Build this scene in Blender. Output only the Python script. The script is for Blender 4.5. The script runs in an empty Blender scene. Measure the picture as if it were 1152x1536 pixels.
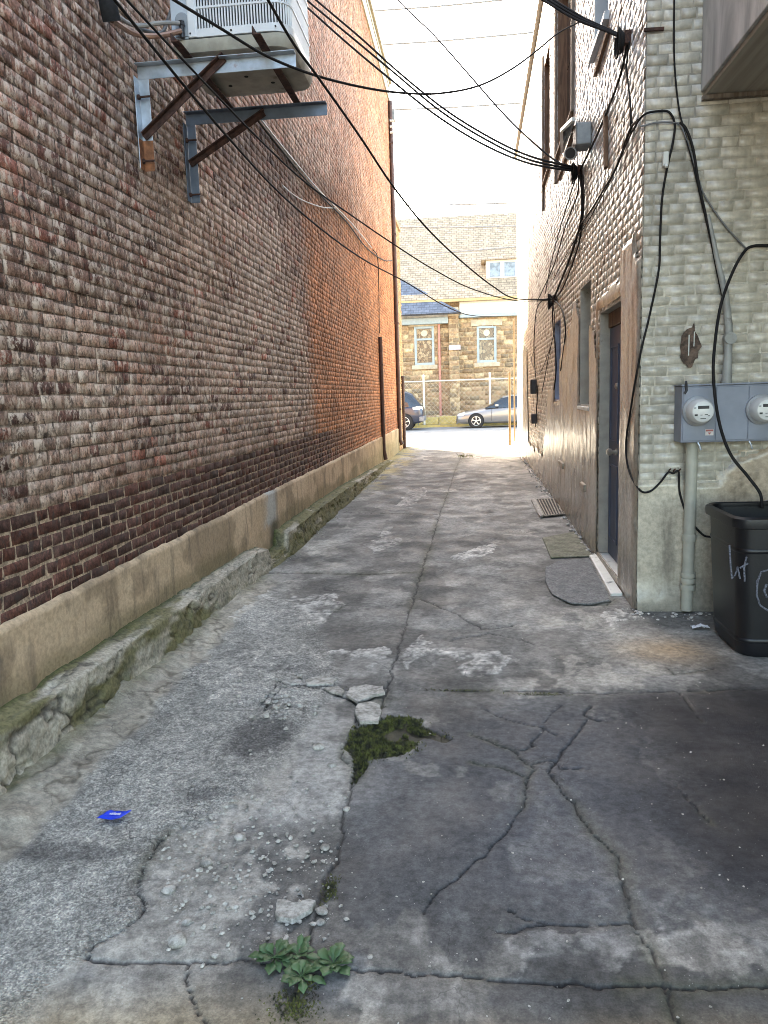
import bpy, math, random
import numpy as np
from mathutils import Matrix, Vector
random.seed(7)
rng = np.random.default_rng(7)
sc = bpy.context.scene
col = sc.collection

# ------------------------------------------------------------------ survey of the place
F_PX, CX, CY, H = 1154., 576., 768., 1.6          # camera focal length, centre, eye height

def _basis(vx=703., vy=590., roll=.033):
    d = np.array([(vx - CX) / F_PX, -(vy - CY) / F_PX, -1.]); d /= np.linalg.norm(d)
    u = np.array([-roll, 1., 0.]); u[2] = -(u[0] * d[0] + u[1] * d[1]) / d[2]; u /= np.linalg.norm(u)
    return np.array([np.cross(d, u), d, u])
M = _basis()
EYE = np.array([0, 0, H])

def ray(px, py): return M @ np.array([(px - CX) / F_PX, -(py - CY) / F_PX, -1.])
def onX(px, py, X): r = ray(px, py); return EYE + r * (X / r[0])
def onY(px, py, Y): r = ray(px, py); return EYE + r * (Y / r[1])
def onZ(px, py, Z=0.): r = ray(px, py); return EYE + r * ((Z - H) / r[2])
XL = -2.05                                          # face of the long brick wall
RS = .010                                           # the painted wall opens slightly
def XR(y): return 1.19 + RS * (y - 5.6)
def onR(px, py, n=0.):                              # on the painted side wall
    r = ray(px, py); t = (1.19 - n - RS * 5.6) / (r[0] - RS * r[1]); return EYE + r * t
def RW(y, z, n=0.): return np.array([XR(y) - n, y, z])
YN = 5.6                                            # near face of the painted building
def onN(px, py, n=0.): return onY(px, py, YN - n)

# ------------------------------------------------------------------ noise
_tab = np.random.default_rng(99).random((8, 256, 256))
def vnoise(x, y, seed=0):
    t = _tab[seed % 8]; x = np.asarray(x, float) + 17.3 * seed; y = np.asarray(y, float) + 9.1 * seed
    xi = np.floor(x).astype(int); yi = np.floor(y).astype(int)
    fx = x - xi; fy = y - yi; fx = fx * fx * (3 - 2 * fx); fy = fy * fy * (3 - 2 * fy)
    a = t[xi & 255, yi & 255]; b = t[(xi + 1) & 255, yi & 255]; c = t[xi & 255, (yi + 1) & 255]; d = t[(xi + 1) & 255, (yi + 1) & 255]
    return (a * (1 - fx) + b * fx) * (1 - fy) + (c * (1 - fx) + d * fx) * fy
def fbm(x, y, o=4, seed=0):
    s = 0.; a = .5; n = 0.
    for k in range(o):
        s = s + a * vnoise(x * 2 ** k, y * 2 ** k, seed + k); n += a; a *= .55
    return s / n
def sst(a, b, x): t = np.clip((x - a) / (b - a), 0, 1); return t * t * (3 - 2 * t)
def mix(a, b, t):
    t = np.asarray(t)[..., None]; return np.asarray(a) * (1 - t) + np.asarray(b) * t

# ------------------------------------------------------------------ objects
def wloc(o):
    v = Vector((0, 0, 0))
    while o: v += o.location; o = o.parent
    return np.array(v)
def tag(o, label=None, cat=None, group=None, kind=None):
    if label: o['label'] = label
    if cat: o['category'] = cat
    if group: o['group'] = group
    if kind: o['kind'] = kind
    return o
def thing(name, loc, label, cat, group=None):
    o = bpy.data.objects.new(name, None); col.objects.link(o); o.location = [float(a) for a in loc]
    o.empty_display_size = .1
    return tag(o, label, cat, group)
class MB:
    def __init__(s): s.v = []; s.f = []
    def add(s, vs, fs):
        b = len(s.v); s.v += [tuple(map(float, p)) for p in vs]; s.f += [tuple(i + b for i in f) for f in fs]; return s
    def box(s, lo, hi, T=None):
        (a, b, c), (d, e, f) = lo, hi
        vs = [(a, b, c), (d, b, c), (d, e, c), (a, e, c), (a, b, f), (d, b, f), (d, e, f), (a, e, f)]
        if T is not None: vs = [T @ Vector(p) for p in vs]
        return s.add(vs, [(3, 2, 1, 0), (4, 5, 6, 7), (0, 1, 5, 4), (1, 2, 6, 5), (2, 3, 7, 6), (3, 0, 4, 7)])
    def hexa(s, b4, t4):
        return s.add(list(b4) + list(t4), [(3, 2, 1, 0), (4, 5, 6, 7), (0, 1, 5, 4), (1, 2, 6, 5), (2, 3, 7, 6), (3, 0, 4, 7)])
    def bar(s, p, q, w, h, up=(0, 0, 1)):
        p = Vector(p); q = Vector(q); d = (q - p).normalized(); up = Vector(up)
        if abs(d.dot(up)) > .98: up = Vector((0, 1, 0))
        a = d.cross(up).normalized(); b = a.cross(d).normalized(); a *= w / 2; b *= h / 2
        return s.hexa([p - a - b, p + a - b, p + a + b, p - a + b], [q - a - b, q + a - b, q + a + b, q - a + b])
    def tube(s, pts, r, n=8, caps=True):
        P = [Vector(map(float, p)) for p in pts]; k = len(P); rr = r if hasattr(r, '__len__') else [r] * k
        vs = []; t0 = None; N = None
        for i in range(k):
            t = (P[min(i + 1, k - 1)] - P[max(i - 1, 0)])
            t = t.normalized() if t.length > 1e-9 else Vector((0, 0, 1))
            if N is None:
                N = t.orthogonal().normalized()
            else:
                N = N - t * N.dot(t); N = N.normalized() if N.length > 1e-6 else t.orthogonal().normalized()
            B = t.cross(N)
            for j in range(n):
                a = 2 * math.pi * j / n; vs.append(P[i] + (N * math.cos(a) + B * math.sin(a)) * rr[i])
        fs = [(i * n + j, i * n + (j + 1) % n, (i + 1) * n + (j + 1) % n, (i + 1) * n + j) for i in range(k - 1) for j in range(n)]
        if caps: fs += [tuple(range(n - 1, -1, -1)), tuple((k - 1) * n + j for j in range(n))]
        return s.add(vs, fs)
    def cyl(s, p, q, r, r2=None, n=16): return s.tube([p, q], [r, r if r2 is None else r2], n)
    def lathe(s, c, ax, prof, n=24):                # prof: (distance along ax, radius)
        ax = Vector(ax).normalized(); N = ax.orthogonal().normalized(); B = ax.cross(N); c = Vector(map(float, c))
        vs = [c + ax * a + (N * math.cos(2 * math.pi * j / n) + B * math.sin(2 * math.pi * j / n)) * r for a, r in prof for j in range(n)]
        fs = [(i * n + j, i * n + (j + 1) % n, (i + 1) * n + (j + 1) % n, (i + 1) * n + j) for i in range(len(prof) - 1) for j in range(n)]
        fs += [tuple(range(n - 1, -1, -1)), tuple((len(prof) - 1) * n + j for j in range(n))]
        return s.add(vs, fs)
    def prism(s, poly, d):                          # poly: 3d outline, d: thickness vector
        n = len(poly); P = [Vector(map(float, p)) for p in poly]; d = Vector(d)
        return s.add(P + [p + d for p in P], [tuple(range(n - 1, -1, -1)), tuple(range(n, 2 * n))] + [(i, (i + 1) % n, (i + 1) % n + n, i + n) for i in range(n)])
    def loft(s, secs, caps=True, closed=True):
        k = len(secs); n = len(secs[0]); vs = [p for q in secs for p in q]
        m = n if closed else n - 1
        fs = [(i * n + j, i * n + (j + 1) % n, (i + 1) * n + (j + 1) % n, (i + 1) * n + j) for i in range(k - 1) for j in range(m)]
        if caps: fs += [tuple(range(n - 1, -1, -1)), tuple((k - 1) * n + j for j in range(n))]
        return s.add(vs, fs)
    def build(s, name, m, parent=None, smooth=False, bevel=0, sub=0, fix=True, ang=40):
        return mesh(name, s.v, s.f, m, parent, smooth, bevel, sub, fix=fix, ang=ang)

def mesh(name, v, f, m, parent=None, smooth=False, bevel=0, sub=0, colr=None, fix=False, ang=40):
    v = np.asarray(v, float)
    if parent is not None: v = v - wloc(parent)
    me = bpy.data.meshes.new(name)
    if isinstance(f, np.ndarray):
        nf, k = f.shape
        me.vertices.add(len(v)); me.vertices.foreach_set('co', v.ravel())
        me.loops.add(nf * k); me.loops.foreach_set('vertex_index', f.astype(np.int32).ravel())
        me.polygons.add(nf); me.polygons.foreach_set('loop_start', np.arange(nf, dtype=np.int32) * k)
        me.update(calc_edges=True)
    else:
        me.from_pydata([tuple(p) for p in v], [], f)
    if fix:
        import bmesh
        bm = bmesh.new(); bm.from_mesh(me); bmesh.ops.recalc_face_normals(bm, faces=bm.faces); bm.to_mesh(me); bm.free()
    if colr is not None:
        a = me.color_attributes.new('Col', 'FLOAT_COLOR', 'POINT'); a.data.foreach_set('color', np.asarray(colr, np.float32).ravel())
    me.materials.append(m)
    if smooth:
        me.polygons.foreach_set('use_smooth', np.ones(len(me.polygons), bool))
        if smooth == 'auto': me.set_sharp_from_angle(angle=math.radians(ang))
    o = bpy.data.objects.new(name, me); col.objects.link(o)
    if parent is not None: o.parent = parent
    if bevel:
        b = o.modifiers.new('Bevel', 'BEVEL'); b.width = bevel; b.segments = 2; b.limit_method = 'ANGLE'
    if sub:
        b = o.modifiers.new('Sub', 'SUBSURF'); b.levels = sub; b.render_levels = sub
    return o

# ------------------------------------------------------------------ materials
class G:
    def __init__(s, name):
        s.m = bpy.data.materials.new(name); s.m.use_nodes = True; s.t = s.m.node_tree; s.t.nodes.clear()
        s.out = s.t.nodes.new('ShaderNodeOutputMaterial'); s.b = s.n('ShaderNodeBsdfPrincipled'); s.t.links.new(s.b.outputs[0], s.out.inputs[0])
        s.pos = s.n('ShaderNodeNewGeometry').outputs['Position']
    def n(s, ty, ins=None, **kw):
        n = s.t.nodes.new(ty)
        for k, v in kw.items(): setattr(n, k, v)
        for k, v in (ins or {}).items(): s.set(n.inputs[k], v)
        return n
    def set(s, sock, v):
        if isinstance(v, bpy.types.NodeSocket): s.t.links.new(v, sock)
        else:
            if sock.type == 'RGBA' and len(v) == 3: v = (*v, 1)
            sock.default_value = v
    def P(s, **kw):
        for k, v in kw.items(): s.set(s.b.inputs[k.replace('_', ' ')], v)
    def mapv(s, sx, sy, sz, src=None): return s.n('ShaderNodeVectorMath', {0: src or s.pos, 1: (sx, sy, sz)}, operation='MULTIPLY').outputs[0]
    def noise(s, scale, detail=4, rough=.55, vec=None, dist=0):
        return s.n('ShaderNodeTexNoise', {'Vector': vec or s.pos, 'Scale': scale, 'Detail': detail, 'Roughness': rough, 'Distortion': dist}).outputs['Fac']
    def voro(s, scale, vec=None, feature='F1', out='Distance'):
        return s.n('ShaderNodeTexVoronoi', {'Vector': vec or s.pos, 'Scale': scale}, feature=feature).outputs[out]
    def math(s, op, a, b=0., clamp=False):
        n = s.n('ShaderNodeMath', {0: a, 1: b}, operation=op); n.use_clamp = clamp; return n.outputs[0]
    def rng(s, v, a, b, c=0., d=1., smooth=True):
        return s.n('ShaderNodeMapRange', {0: v, 1: a, 2: b, 3: c, 4: d}, interpolation_type='SMOOTHSTEP' if smooth else 'LINEAR').outputs[0]
    def mix(s, f, a, b, mode='MIX'):
        n = s.n('ShaderNodeMix', data_type='RGBA', blend_type=mode); s.set(n.inputs[0], f); s.set(n.inputs[6], a); s.set(n.inputs[7], b); return n.outputs[2]
    def scale(s, c, f): return s.n('ShaderNodeVectorMath', {0: c, 3: f}, operation='SCALE').outputs[0]
    def attr(s, name='Col'): return s.n('ShaderNodeAttribute', attribute_name=name)
    def bump(s, h, strength=.5, dist=.01, prev=None):
        d = {'Height': h, 'Strength': strength, 'Distance': dist}
        if prev is not None: d['Normal'] = prev
        n = s.n('ShaderNodeBump', d); s.set(s.b.inputs['Normal'], n.outputs[0]); return n.outputs[0]

def simple(name, c, rough=.6, metal=0., var=.15, vscale=12, bump=0., bscale=60, spec=.5, dirt=None, coat=0.):
    g = G(name)
    f = g.rng(g.noise(vscale, 5), .3, .7, 1 - var, 1 + var)
    cc = g.scale(c, f)
    if dirt: cc = g.mix(g.rng(g.noise(dirt[1], 6, .65), dirt[2], dirt[2] + .15), cc, dirt[0])
    g.P(Base_Color=cc, Roughness=rough, Metallic=metal, Specular_IOR_Level=spec, Coat_Weight=coat)
    if bump: g.bump(g.noise(bscale, 4), bump, .01)
    return g.m

def mat_brick(name, rough=.85, white=(.62, .50, .40)):
    g = G(name); a = g.attr(); c = a.outputs['Color']; w = a.outputs['Alpha']
    wp_ = g.n('ShaderNodeVectorMath', {0: g.mapv(20, 20, 11), 1: g.scale(g.n('ShaderNodeTexNoise', {'Vector': g.pos, 'Scale': 30., 'Detail': 3.}).outputs['Color'], .9)}, operation='ADD').outputs[0]
    st = g.noise(1., 7, .72, wp_, .4); fine = g.noise(70, 7, .75); big = g.noise(2.2, 4); mid = g.noise(1., 6, .7, g.mapv(34, 34, 22), .5)
    f = g.math('MULTIPLY', g.rng(fine, .32, .68, .55, 1.5), g.math('MULTIPLY', g.rng(big, .3, .7, .82, 1.18), g.rng(mid, .34, .66, .6, 1.4)))
    cc = g.scale(c, f)
    wf = g.math('MULTIPLY', w, g.rng(st, .48, .58, 0, 1), True)
    cc = g.mix(g.math('MULTIPLY', wf, .74), cc, white)
    dk = g.rng(g.noise(1., 7, .7, g.mapv(26, 26, 15), .5), .545, .635, 0, .85)
    cc = g.mix(dk, cc, (.05, .036, .032))
    g.P(Base_Color=cc, Roughness=rough, Specular_IOR_Level=.2)
    nb = g.bump(g.noise(90, 6, .7), .35, .004); g.bump(g.noise(24, 5, .65), .25, .006, nb)
    return g.m
def mat_paintbrick(name):
    g = G(name); a = g.attr(); c = a.outputs['Color']; w = a.outputs['Alpha']
    drip = g.noise(1., 4, .6, g.mapv(14, 14, 1.6), .3)
    cc = g.scale(c, g.math('MULTIPLY', g.rng(g.noise(30, 5, .6), .3, .7, .86, 1.1), g.rng(drip, .35, .65, .86, 1.06)))
    ch = g.rng(g.noise(9, 7, .72), .665, .71, 0, 1)
    cc = g.mix(g.math('MULTIPLY', ch, .7), cc, (.13, .10, .075))
    hl = g.rng(g.noise(6.5, 8, .75), .70, .73, 0, 1)
    cc = g.mix(g.math('MULTIPLY', hl, w), cc, (.10, .06, .045))
    g.P(Base_Color=cc, Roughness=g.rng(g.noise(7, 4), .3, .7, .24, .42), Specular_IOR_Level=.6)
    nb = g.bump(g.noise(28, 5, .6), .2, .006); g.bump(g.noise(120, 4, .6), .12, .003, nb)
    return g.m
def mat_attr(name, rough=.85, fscale=60, fa=.7, fb=1.3, bs=.5, bd=.006, spec=.3, streak=None):
    g = G(name); a = g.attr(); c = a.outputs['Color']
    cc = g.scale(c, g.rng(g.noise(fscale, 6, .68), .28, .72, fa, fb))
    if streak: cc = g.mix(g.rng(g.noise(1., 5, .6, g.mapv(*streak), .3), .5, .72, 0, .5), cc, (.07, .06, .05))
    g.P(Base_Color=cc, Roughness=rough, Specular_IOR_Level=spec)
    nb = g.bump(g.noise(fscale * .5, 6, .65), bs, bd); g.bump(g.noise(fscale * 2.2, 3, .6), bs * .6, bd * .5, nb)
    return g.m
def mat_ground():
    g = G('alley_concrete'); a = g.attr(); c = a.outputs['Color']; r = a.outputs['Alpha']
    sp = g.voro(150.); sp2 = g.voro(330.)
    agg = g.math('MULTIPLY', g.rng(g.voro(170., None, 'F1', 'Color'), .15, .9, .5, 1.45), g.rng(g.noise(60, 5, .7), .33, .6, .45, 1.2))
    f1 = g.rng(g.noise(26, 8, .72), .3, .7, .62, 1.4)
    f2 = g.rng(g.noise(160, 4, .6), .3, .7, .84, 1.18)
    cc = g.scale(c, g.math('MULTIPLY', f1, f2))
    cc = g.mix(g.math('MULTIPLY', r, .75), cc, g.scale(cc, agg))
    fleck = g.rng(g.noise(120, 2, .5), .735, .76, 0, .55)
    cc = g.mix(fleck, cc, (.5, .49, .46))
    spot = g.rng(g.noise(19, 5, .7), .66, .76, 0, .55)
    cc = g.mix(spot, cc, (.05, .05, .05))
    hc = g.voro(3.1, g.n('ShaderNodeVectorMath', {0: g.pos, 1: g.scale(g.n('ShaderNodeTexNoise', {'Vector': g.pos, 'Scale': 6., 'Detail': 5.}).outputs['Color'], .22)}, operation='ADD').outputs[0], 'DISTANCE_TO_EDGE')
    hm = g.math('MULTIPLY', g.rng(hc, .0, .011, 1, 0), g.rng(g.noise(.9, 3), .5, .62, 0, .7))
    cc = g.mix(hm, cc, (.035, .033, .03))
    g.P(Base_Color=cc, Roughness=g.rng(g.noise(3., 4), .3, .7, .62, .9), Specular_IOR_Level=.4)
    nb = g.bump(g.math('MULTIPLY', sp, r), .9, .014)
    nb = g.bump(g.noise(110, 5, .7), .4, .006, nb); g.bump(hm, -.5, .006, nb)
    return g.m

BR = mat_brick('weathered_brick'); PB = mat_paintbrick('painted_brick'); GR = mat_ground()
STUC = mat_attr('tan_stucco', .9, 40, .78, 1.18, .6, .008, streak=(9, 9, 2))
KERB = mat_attr('mossy_kerb', .9, 45, .6, 1.4, .7, .01)
STONE = mat_attr('church_stone', .9, 9, .65, 1.35, .8, .03)
PARGE = mat_attr('painted_parging', .26, 30, .75, 1.2, .35, .006, .6, streak=(8, 8, 1.2))
CABLE = simple('black_cable', (.012, .011, .011), .7, var=.3, spec=.25)
CABLEG = simple('grey_cable', (.16, .16, .16), .5, var=.3)
CABLEW = simple('white_cable', (.42, .41, .39), .5, var=.3)
GALV = simple('galvanised_steel', (.42, .47, .53), .42, .55, .22, 9, .1, dirt=((.20, .09, .045), 7, .60))
STEELB = simple('blue_grey_steel', (.15, .18, .23), .45, .4, .2, 8, dirt=((.13, .07, .04), 9, .64))
RUST = simple('rusty_iron', (.062, .030, .022), .85, .1, .45, 25, .4, 80)
ORUST = simple('orange_rust', (.26, .11, .05), .85, .1, .4, 22, .3)
WHITEM = simple('white_enamel', (.66, .67, .67), .4, 0, .07, 6, dirt=((.35, .34, .31), 8, .66))
PALEM = simple('pale_grey_enamel', (.42, .46, .50), .42, 0, .1, 5)
DARKIN = simple('dark_inside', (.012, .012, .013), .9)  # near-black colour standing in for shade inside hall, pit, holes and wheel arches
PANB = simple('dirty_pan', (.36, .34, .28), .65, 0, .2, 8, dirt=((.14, .12, .09), 5, .56))
RUBBER = simple('black_foam', (.014, .014, .015), .95, var=.3, vscale=40)
METERB = simple('grey_meter_paint', (.215, .235, .285), .5, .05, .1, 7, dirt=((.12, .11, .11), 9, .66))
GLASSM = simple('meter_face', (.62, .62, .60), .25, 0, .05)
BLK = simple('black_print', (.02, .02, .022), .5)
RED = simple('faded_red_print', (.42, .12, .10), .6)
BIN = simple('black_bin_plastic', (.006, .006, .008), .42, 0, .3, 6, .08, 90, dirt=((.018, .018, .022), 6, .62))
CHALK = simple('white_scrawl', (.12, .125, .15), .85, 0, .6, 90)
PVC = simple('painted_pipe', (.42, .41, .34), .5, 0, .12, 9, .1, dirt=((.16, .14, .11), 11, .62))
DOORM = simple('blue_grey_door', (.065, .08, .125), .5, 0, .15, 7, dirt=((.02, .02, .024), 8, .62))
FRAMEM = simple('grey_door_frame', (.36, .335, .285), .55, 0, .15, 8, .15, dirt=((.09, .08, .065), 9, .62))
WOOD = None
def mat_wood(name, c, c2, sc=(3, 40, 3)):
    g = G(name); f = g.noise(1., 6, .6, g.mapv(*sc), .5)
    g.P(Base_Color=g.mix(g.rng(f, .3, .7), c, c2), Roughness=.8); g.bump(f, .35, .01); return g.m
WOOD = mat_wood('weathered_wood', (.10, .075, .055), (.24, .20, .165), (30, 30, 3))
WOODR = mat_wood('brown_timber', (.09, .05, .03), (.22, .13, .075), (30, 30, 3))
PLY = mat_wood('streaked_plywood', (.26, .27, .265), (.62, .62, .60), (1., 3.2, 1.3))
SOFF = mat_wood('soffit_boards', (.26, .23, .19), (.38, .34, .28), (14, .6, 14))
BLUEF = simple('pale_blue_frame', (.30, .34, .46), .5, 0, .12)
WHITEP = simple('white_step_paint', (.68, .68, .62), .55, 0, .08, 9, .15, dirt=((.30, .27, .21), 14, .58))
IRON = simple('grate_iron', (.24, .215, .18), .7, .5, .4, 30)
PAD = None
BLUEP = simple('blue_wrapper', (.015, .06, .75), .3, 0, .1, 20)
PAPER = simple('white_litter', (.72, .72, .74), .7, 0, .06)
LEAF = None
YEL = simple('pale_yellow_trim', (.30, .26, .17), .55, 0, .12, 6)
GREYP = simple('grey_pipe', (.36, .37, .38), .45, .2, .1)
BROWNP = simple('brown_pipe', (.075, .035, .025), .55, .1, .25, 9)
POSTY = simple('yellow_post', (.20, .13, .055), .55, 0, .15, 7)
POSTD = simple('brown_post', (.05, .024, .02), .6, .1, .25)
FENCEM = simple('pale_fence_steel', (.62, .60, .52), .4, .3, .1)
STONEL = simple('lintel_stone', (.46, .39, .28), .85, 0, .2, 5, .3)
PINKP = simple('pink_downspout', (.46, .21, .16), .5)
WHITEC = simple('white_cornice', (.66, .63, .56), .6, 0, .05)
BLUEC = simple('blue_white_gutter', (.30, .37, .40), .5, 0, .08)
CLEARG = simple('dark_window', (.03, .035, .045), .12, 0, .3, 4, spec=.8)

def mat_roof(name, c1, c2, sx=2.2):
    g = G(name); t = g.n('ShaderNodeTexBrick', {'Vector': g.n('ShaderNodeMapping', {'Vector': g.pos, 'Rotation': (math.radians(90), 0, 0)}).outputs[0], 'Scale': sx, 'Color1': (*c1, 1), 'Color2': (*c2, 1), 'Mortar': (c2[0] * .5, c2[1] * .5, c2[2] * .5, 1), 'Mortar Size': .03, 'Bias': .1, 'Brick Width': .6, 'Row Height': .3})
    f = g.rng(g.noise(3.5, 6, .7), .32, .68, .72, 1.2)
    g.P(Base_Color=g.scale(t.outputs['Color'], f), Roughness=.9); g.bump(t.outputs['Fac'], -.5, .03); return g.m
ROOFT = mat_roof('tan_shingles', (.46, .35, .235), (.35, .265, .175))
ROOFB = mat_roof('slate_blue_shingles', (.10, .115, .15), (.14, .155, .19))
def mat_stained():
    g = G('stained_glass'); v = g.voro(7., g.mapv(1, 1, .8), 'F1', 'Color'); e = g.voro(7., g.mapv(1, 1, .8), 'DISTANCE_TO_EDGE')
    c = g.mix(g.rng(v, .2, .8), (.13, .10, .07), (.32, .27, .18)); c = g.mix(g.rng(e, .02, .06, 1, 0), c, (.05, .05, .05))
    g.P(Base_Color=c, Roughness=.2); return g.m
STAIN = mat_stained()
def mat_leaf():
    g = G('weed_leaf'); o = g.n('ShaderNodeObjectInfo').outputs['Random']
    c = g.mix(g.noise(30, 3), (.032, .080, .030), (.13, .20, .085)); g.P(Base_Color=c, Roughness=.5, Specular_IOR_Level=.4); g.bump(g.noise(160, 3), .3, .003); return g.m
LEAF = mat_leaf()
def mat_moss():
    g = G('moss_green'); c = g.mix(g.rng(g.noise(26, 5), .35, .65), (.022, .022, .012), (.115, .125, .028)); g.P(Base_Color=c, Roughness=.95); g.bump(g.noise(200, 3), .6, .006); return g.m
MOSS = mat_moss()
def mat_rock():
    g = G('broken_concrete'); c = g.mix(g.rng(g.noise(26, 7, .75), .32, .68), (.20, .185, .155), (.60, .57, .51)); g.P(Base_Color=c, Roughness=.9); g.bump(g.noise(60, 6, .7), .7, .008); return g.m
ROCK = mat_rock()
def carpaint(name, c, metal=.5):
    g = G(name); g.P(Base_Color=c, Roughness=.32, Metallic=metal, Coat_Weight=.8, Coat_Roughness=.06); return g.m
SILV = carpaint('silver_car_paint', (.24, .235, .23)); NAVY = carpaint('navy_car_paint', (.035, .042, .07), .3)
TYRE = simple('tyre_rubber', (.018, .018, .018), .85); RIM = simple('alloy_rim', (.62, .62, .62), .3, .7)
CARGL = simple('car_glass', (.02, .024, .03), .06, 0, .1, spec=.9); LAMP = simple('lamp_lens', (.75, .75, .75), .12, 0, .05, spec=.8); TAILR = simple('tail_lens', (.55, .10, .07), .2)
ASPH = None
def mat_street():
    g = G('street_asphalt'); c = g.scale((.24, .235, .22), g.rng(g.noise(1.5, 6, .65), .3, .7, .8, 1.2)); g.P(Base_Color=c, Roughness=.8); g.bump(g.noise(90, 4), .3, .006); return g.m
ASPH = mat_street()
SIDEW = simple('pale_sidewalk', (.46, .44, .40), .85, 0, .12, 3, .2)
EARTH = simple('dry_earth', (.22, .20, .16), .95, 0, .2, 2)
YKERB = simple('yellow_painted_stone', (.50, .40, .14), .8, 0, .2, 4, .3)

# ------------------------------------------------------------------ brick courses
def bricks(u0, u1, z0, z1, pt, holes=(), L=.205, h=.067, j_=.010, proud=.009, jit=.004, ins=.005, header=6, colf=None, mcol=None, rag=.0025, seed=1):
    """courses of single bricks standing proud of a mortar bed; pt(u,z,n) -> point"""
    R = np.random.default_rng(seed); V = []; FF = []; C = []
    nc = int(round((z1 - z0) / h))
    for k in range(nc):
        za = z0 + k * h; zb = za + h; zm = (za + zb) / 2; j = j_(zm) if callable(j_) else j_
        iv = [(u0, u1)]
        for (a, b, c, d) in holes:
            if c < zm < d:
                nv = []
                for p, q in iv:
                    if b <= p or a >= q: nv.append((p, q)); continue
                    if a > p: nv.append((p, a))
                    if b < q: nv.append((b, q))
                iv = nv
        hd = header and k % header == header - 1
        wv = 0.004 * math.sin(k * 1.7)
        for p, q in iv:
            b0 = len(V)
            V += [pt(p, za, 0), pt(q, za, 0), pt(q, zb, 0), pt(p, zb, 0)]; FF.append((b0, b0 + 1, b0 + 2, b0 + 3)); C += [None] * 4
            # long mortar strips get cut so their colour can follow the wall
            nseg = max(1, int((q - p) / .5)); V[b0:] = []; FF.pop(); C[b0:] = []
            us = np.linspace(p, q, nseg + 1)
            for i in range(nseg):
                b1 = len(V); V += [pt(us[i], za, 0), pt(us[i + 1], za, 0), pt(us[i + 1], zb, 0), pt(us[i], zb, 0)]; FF.append((b1, b1 + 1, b1 + 2, b1 + 3))
                C += [mcol(us[i], zm), mcol(us[i + 1], zm), mcol(us[i + 1], zm), mcol(us[i], zm)]
            u = p - (R.random() * L * .3 if k % 2 else L * .5 + R.random() * L * .2)
            first = True
            while u < q - .015:
                ln = (L * .5 if hd else L) * (1 + R.normal(0, .03)); 
                if not hd and R.random() < .10: ln = L * (.5 if R.random() < .6 else .75)
                a = max(u, p) + j * .5; b = min(u + ln, q) - j * .5
                u += ln + j * .2
                if b - a < .02: continue
                e = lambda s=rag: R.normal(0, s)
                g = j * .5
                c0 = za + g + e(.0011); c1 = zb - g + e(.0011); tz = e(.0018)
                pr = max(.0015, (proud(zm) if callable(proud) else proud) + R.normal(0, jit(zm) if callable(jit) else jit)); pr2 = max(.0012, pr + e(.0010))
                i0 = ins * (.6 + R.random() * .8)
                o = [(a + e(), c0 + e() - tz), (b + e(), c0 + e() + tz), (b + e(), c1 + e() + tz), (a + e(), c1 + e() - tz)]
                b1 = len(V)
                V += [pt(x, y, -.002) for x, y in o]
                sg = [(1, 1), (-1, 1), (-1, -1), (1, -1)]
                V += [pt(x + s[0] * i0, y + s[1] * i0, pr if s[0] > 0 else pr2) for (x, y), s in zip(o, sg)]
                FF += [(b1 + 4, b1 + 5, b1 + 6, b1 + 7)] + [(b1 + i, b1 + (i + 1) % 4, b1 + 4 + (i + 1) % 4, b1 + 4 + i) for i in range(4)]
                cc = colf((a + b) / 2, zm, R); C += [cc] * 8
    return np.array(V), np.array(FF), np.array(C)

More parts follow.
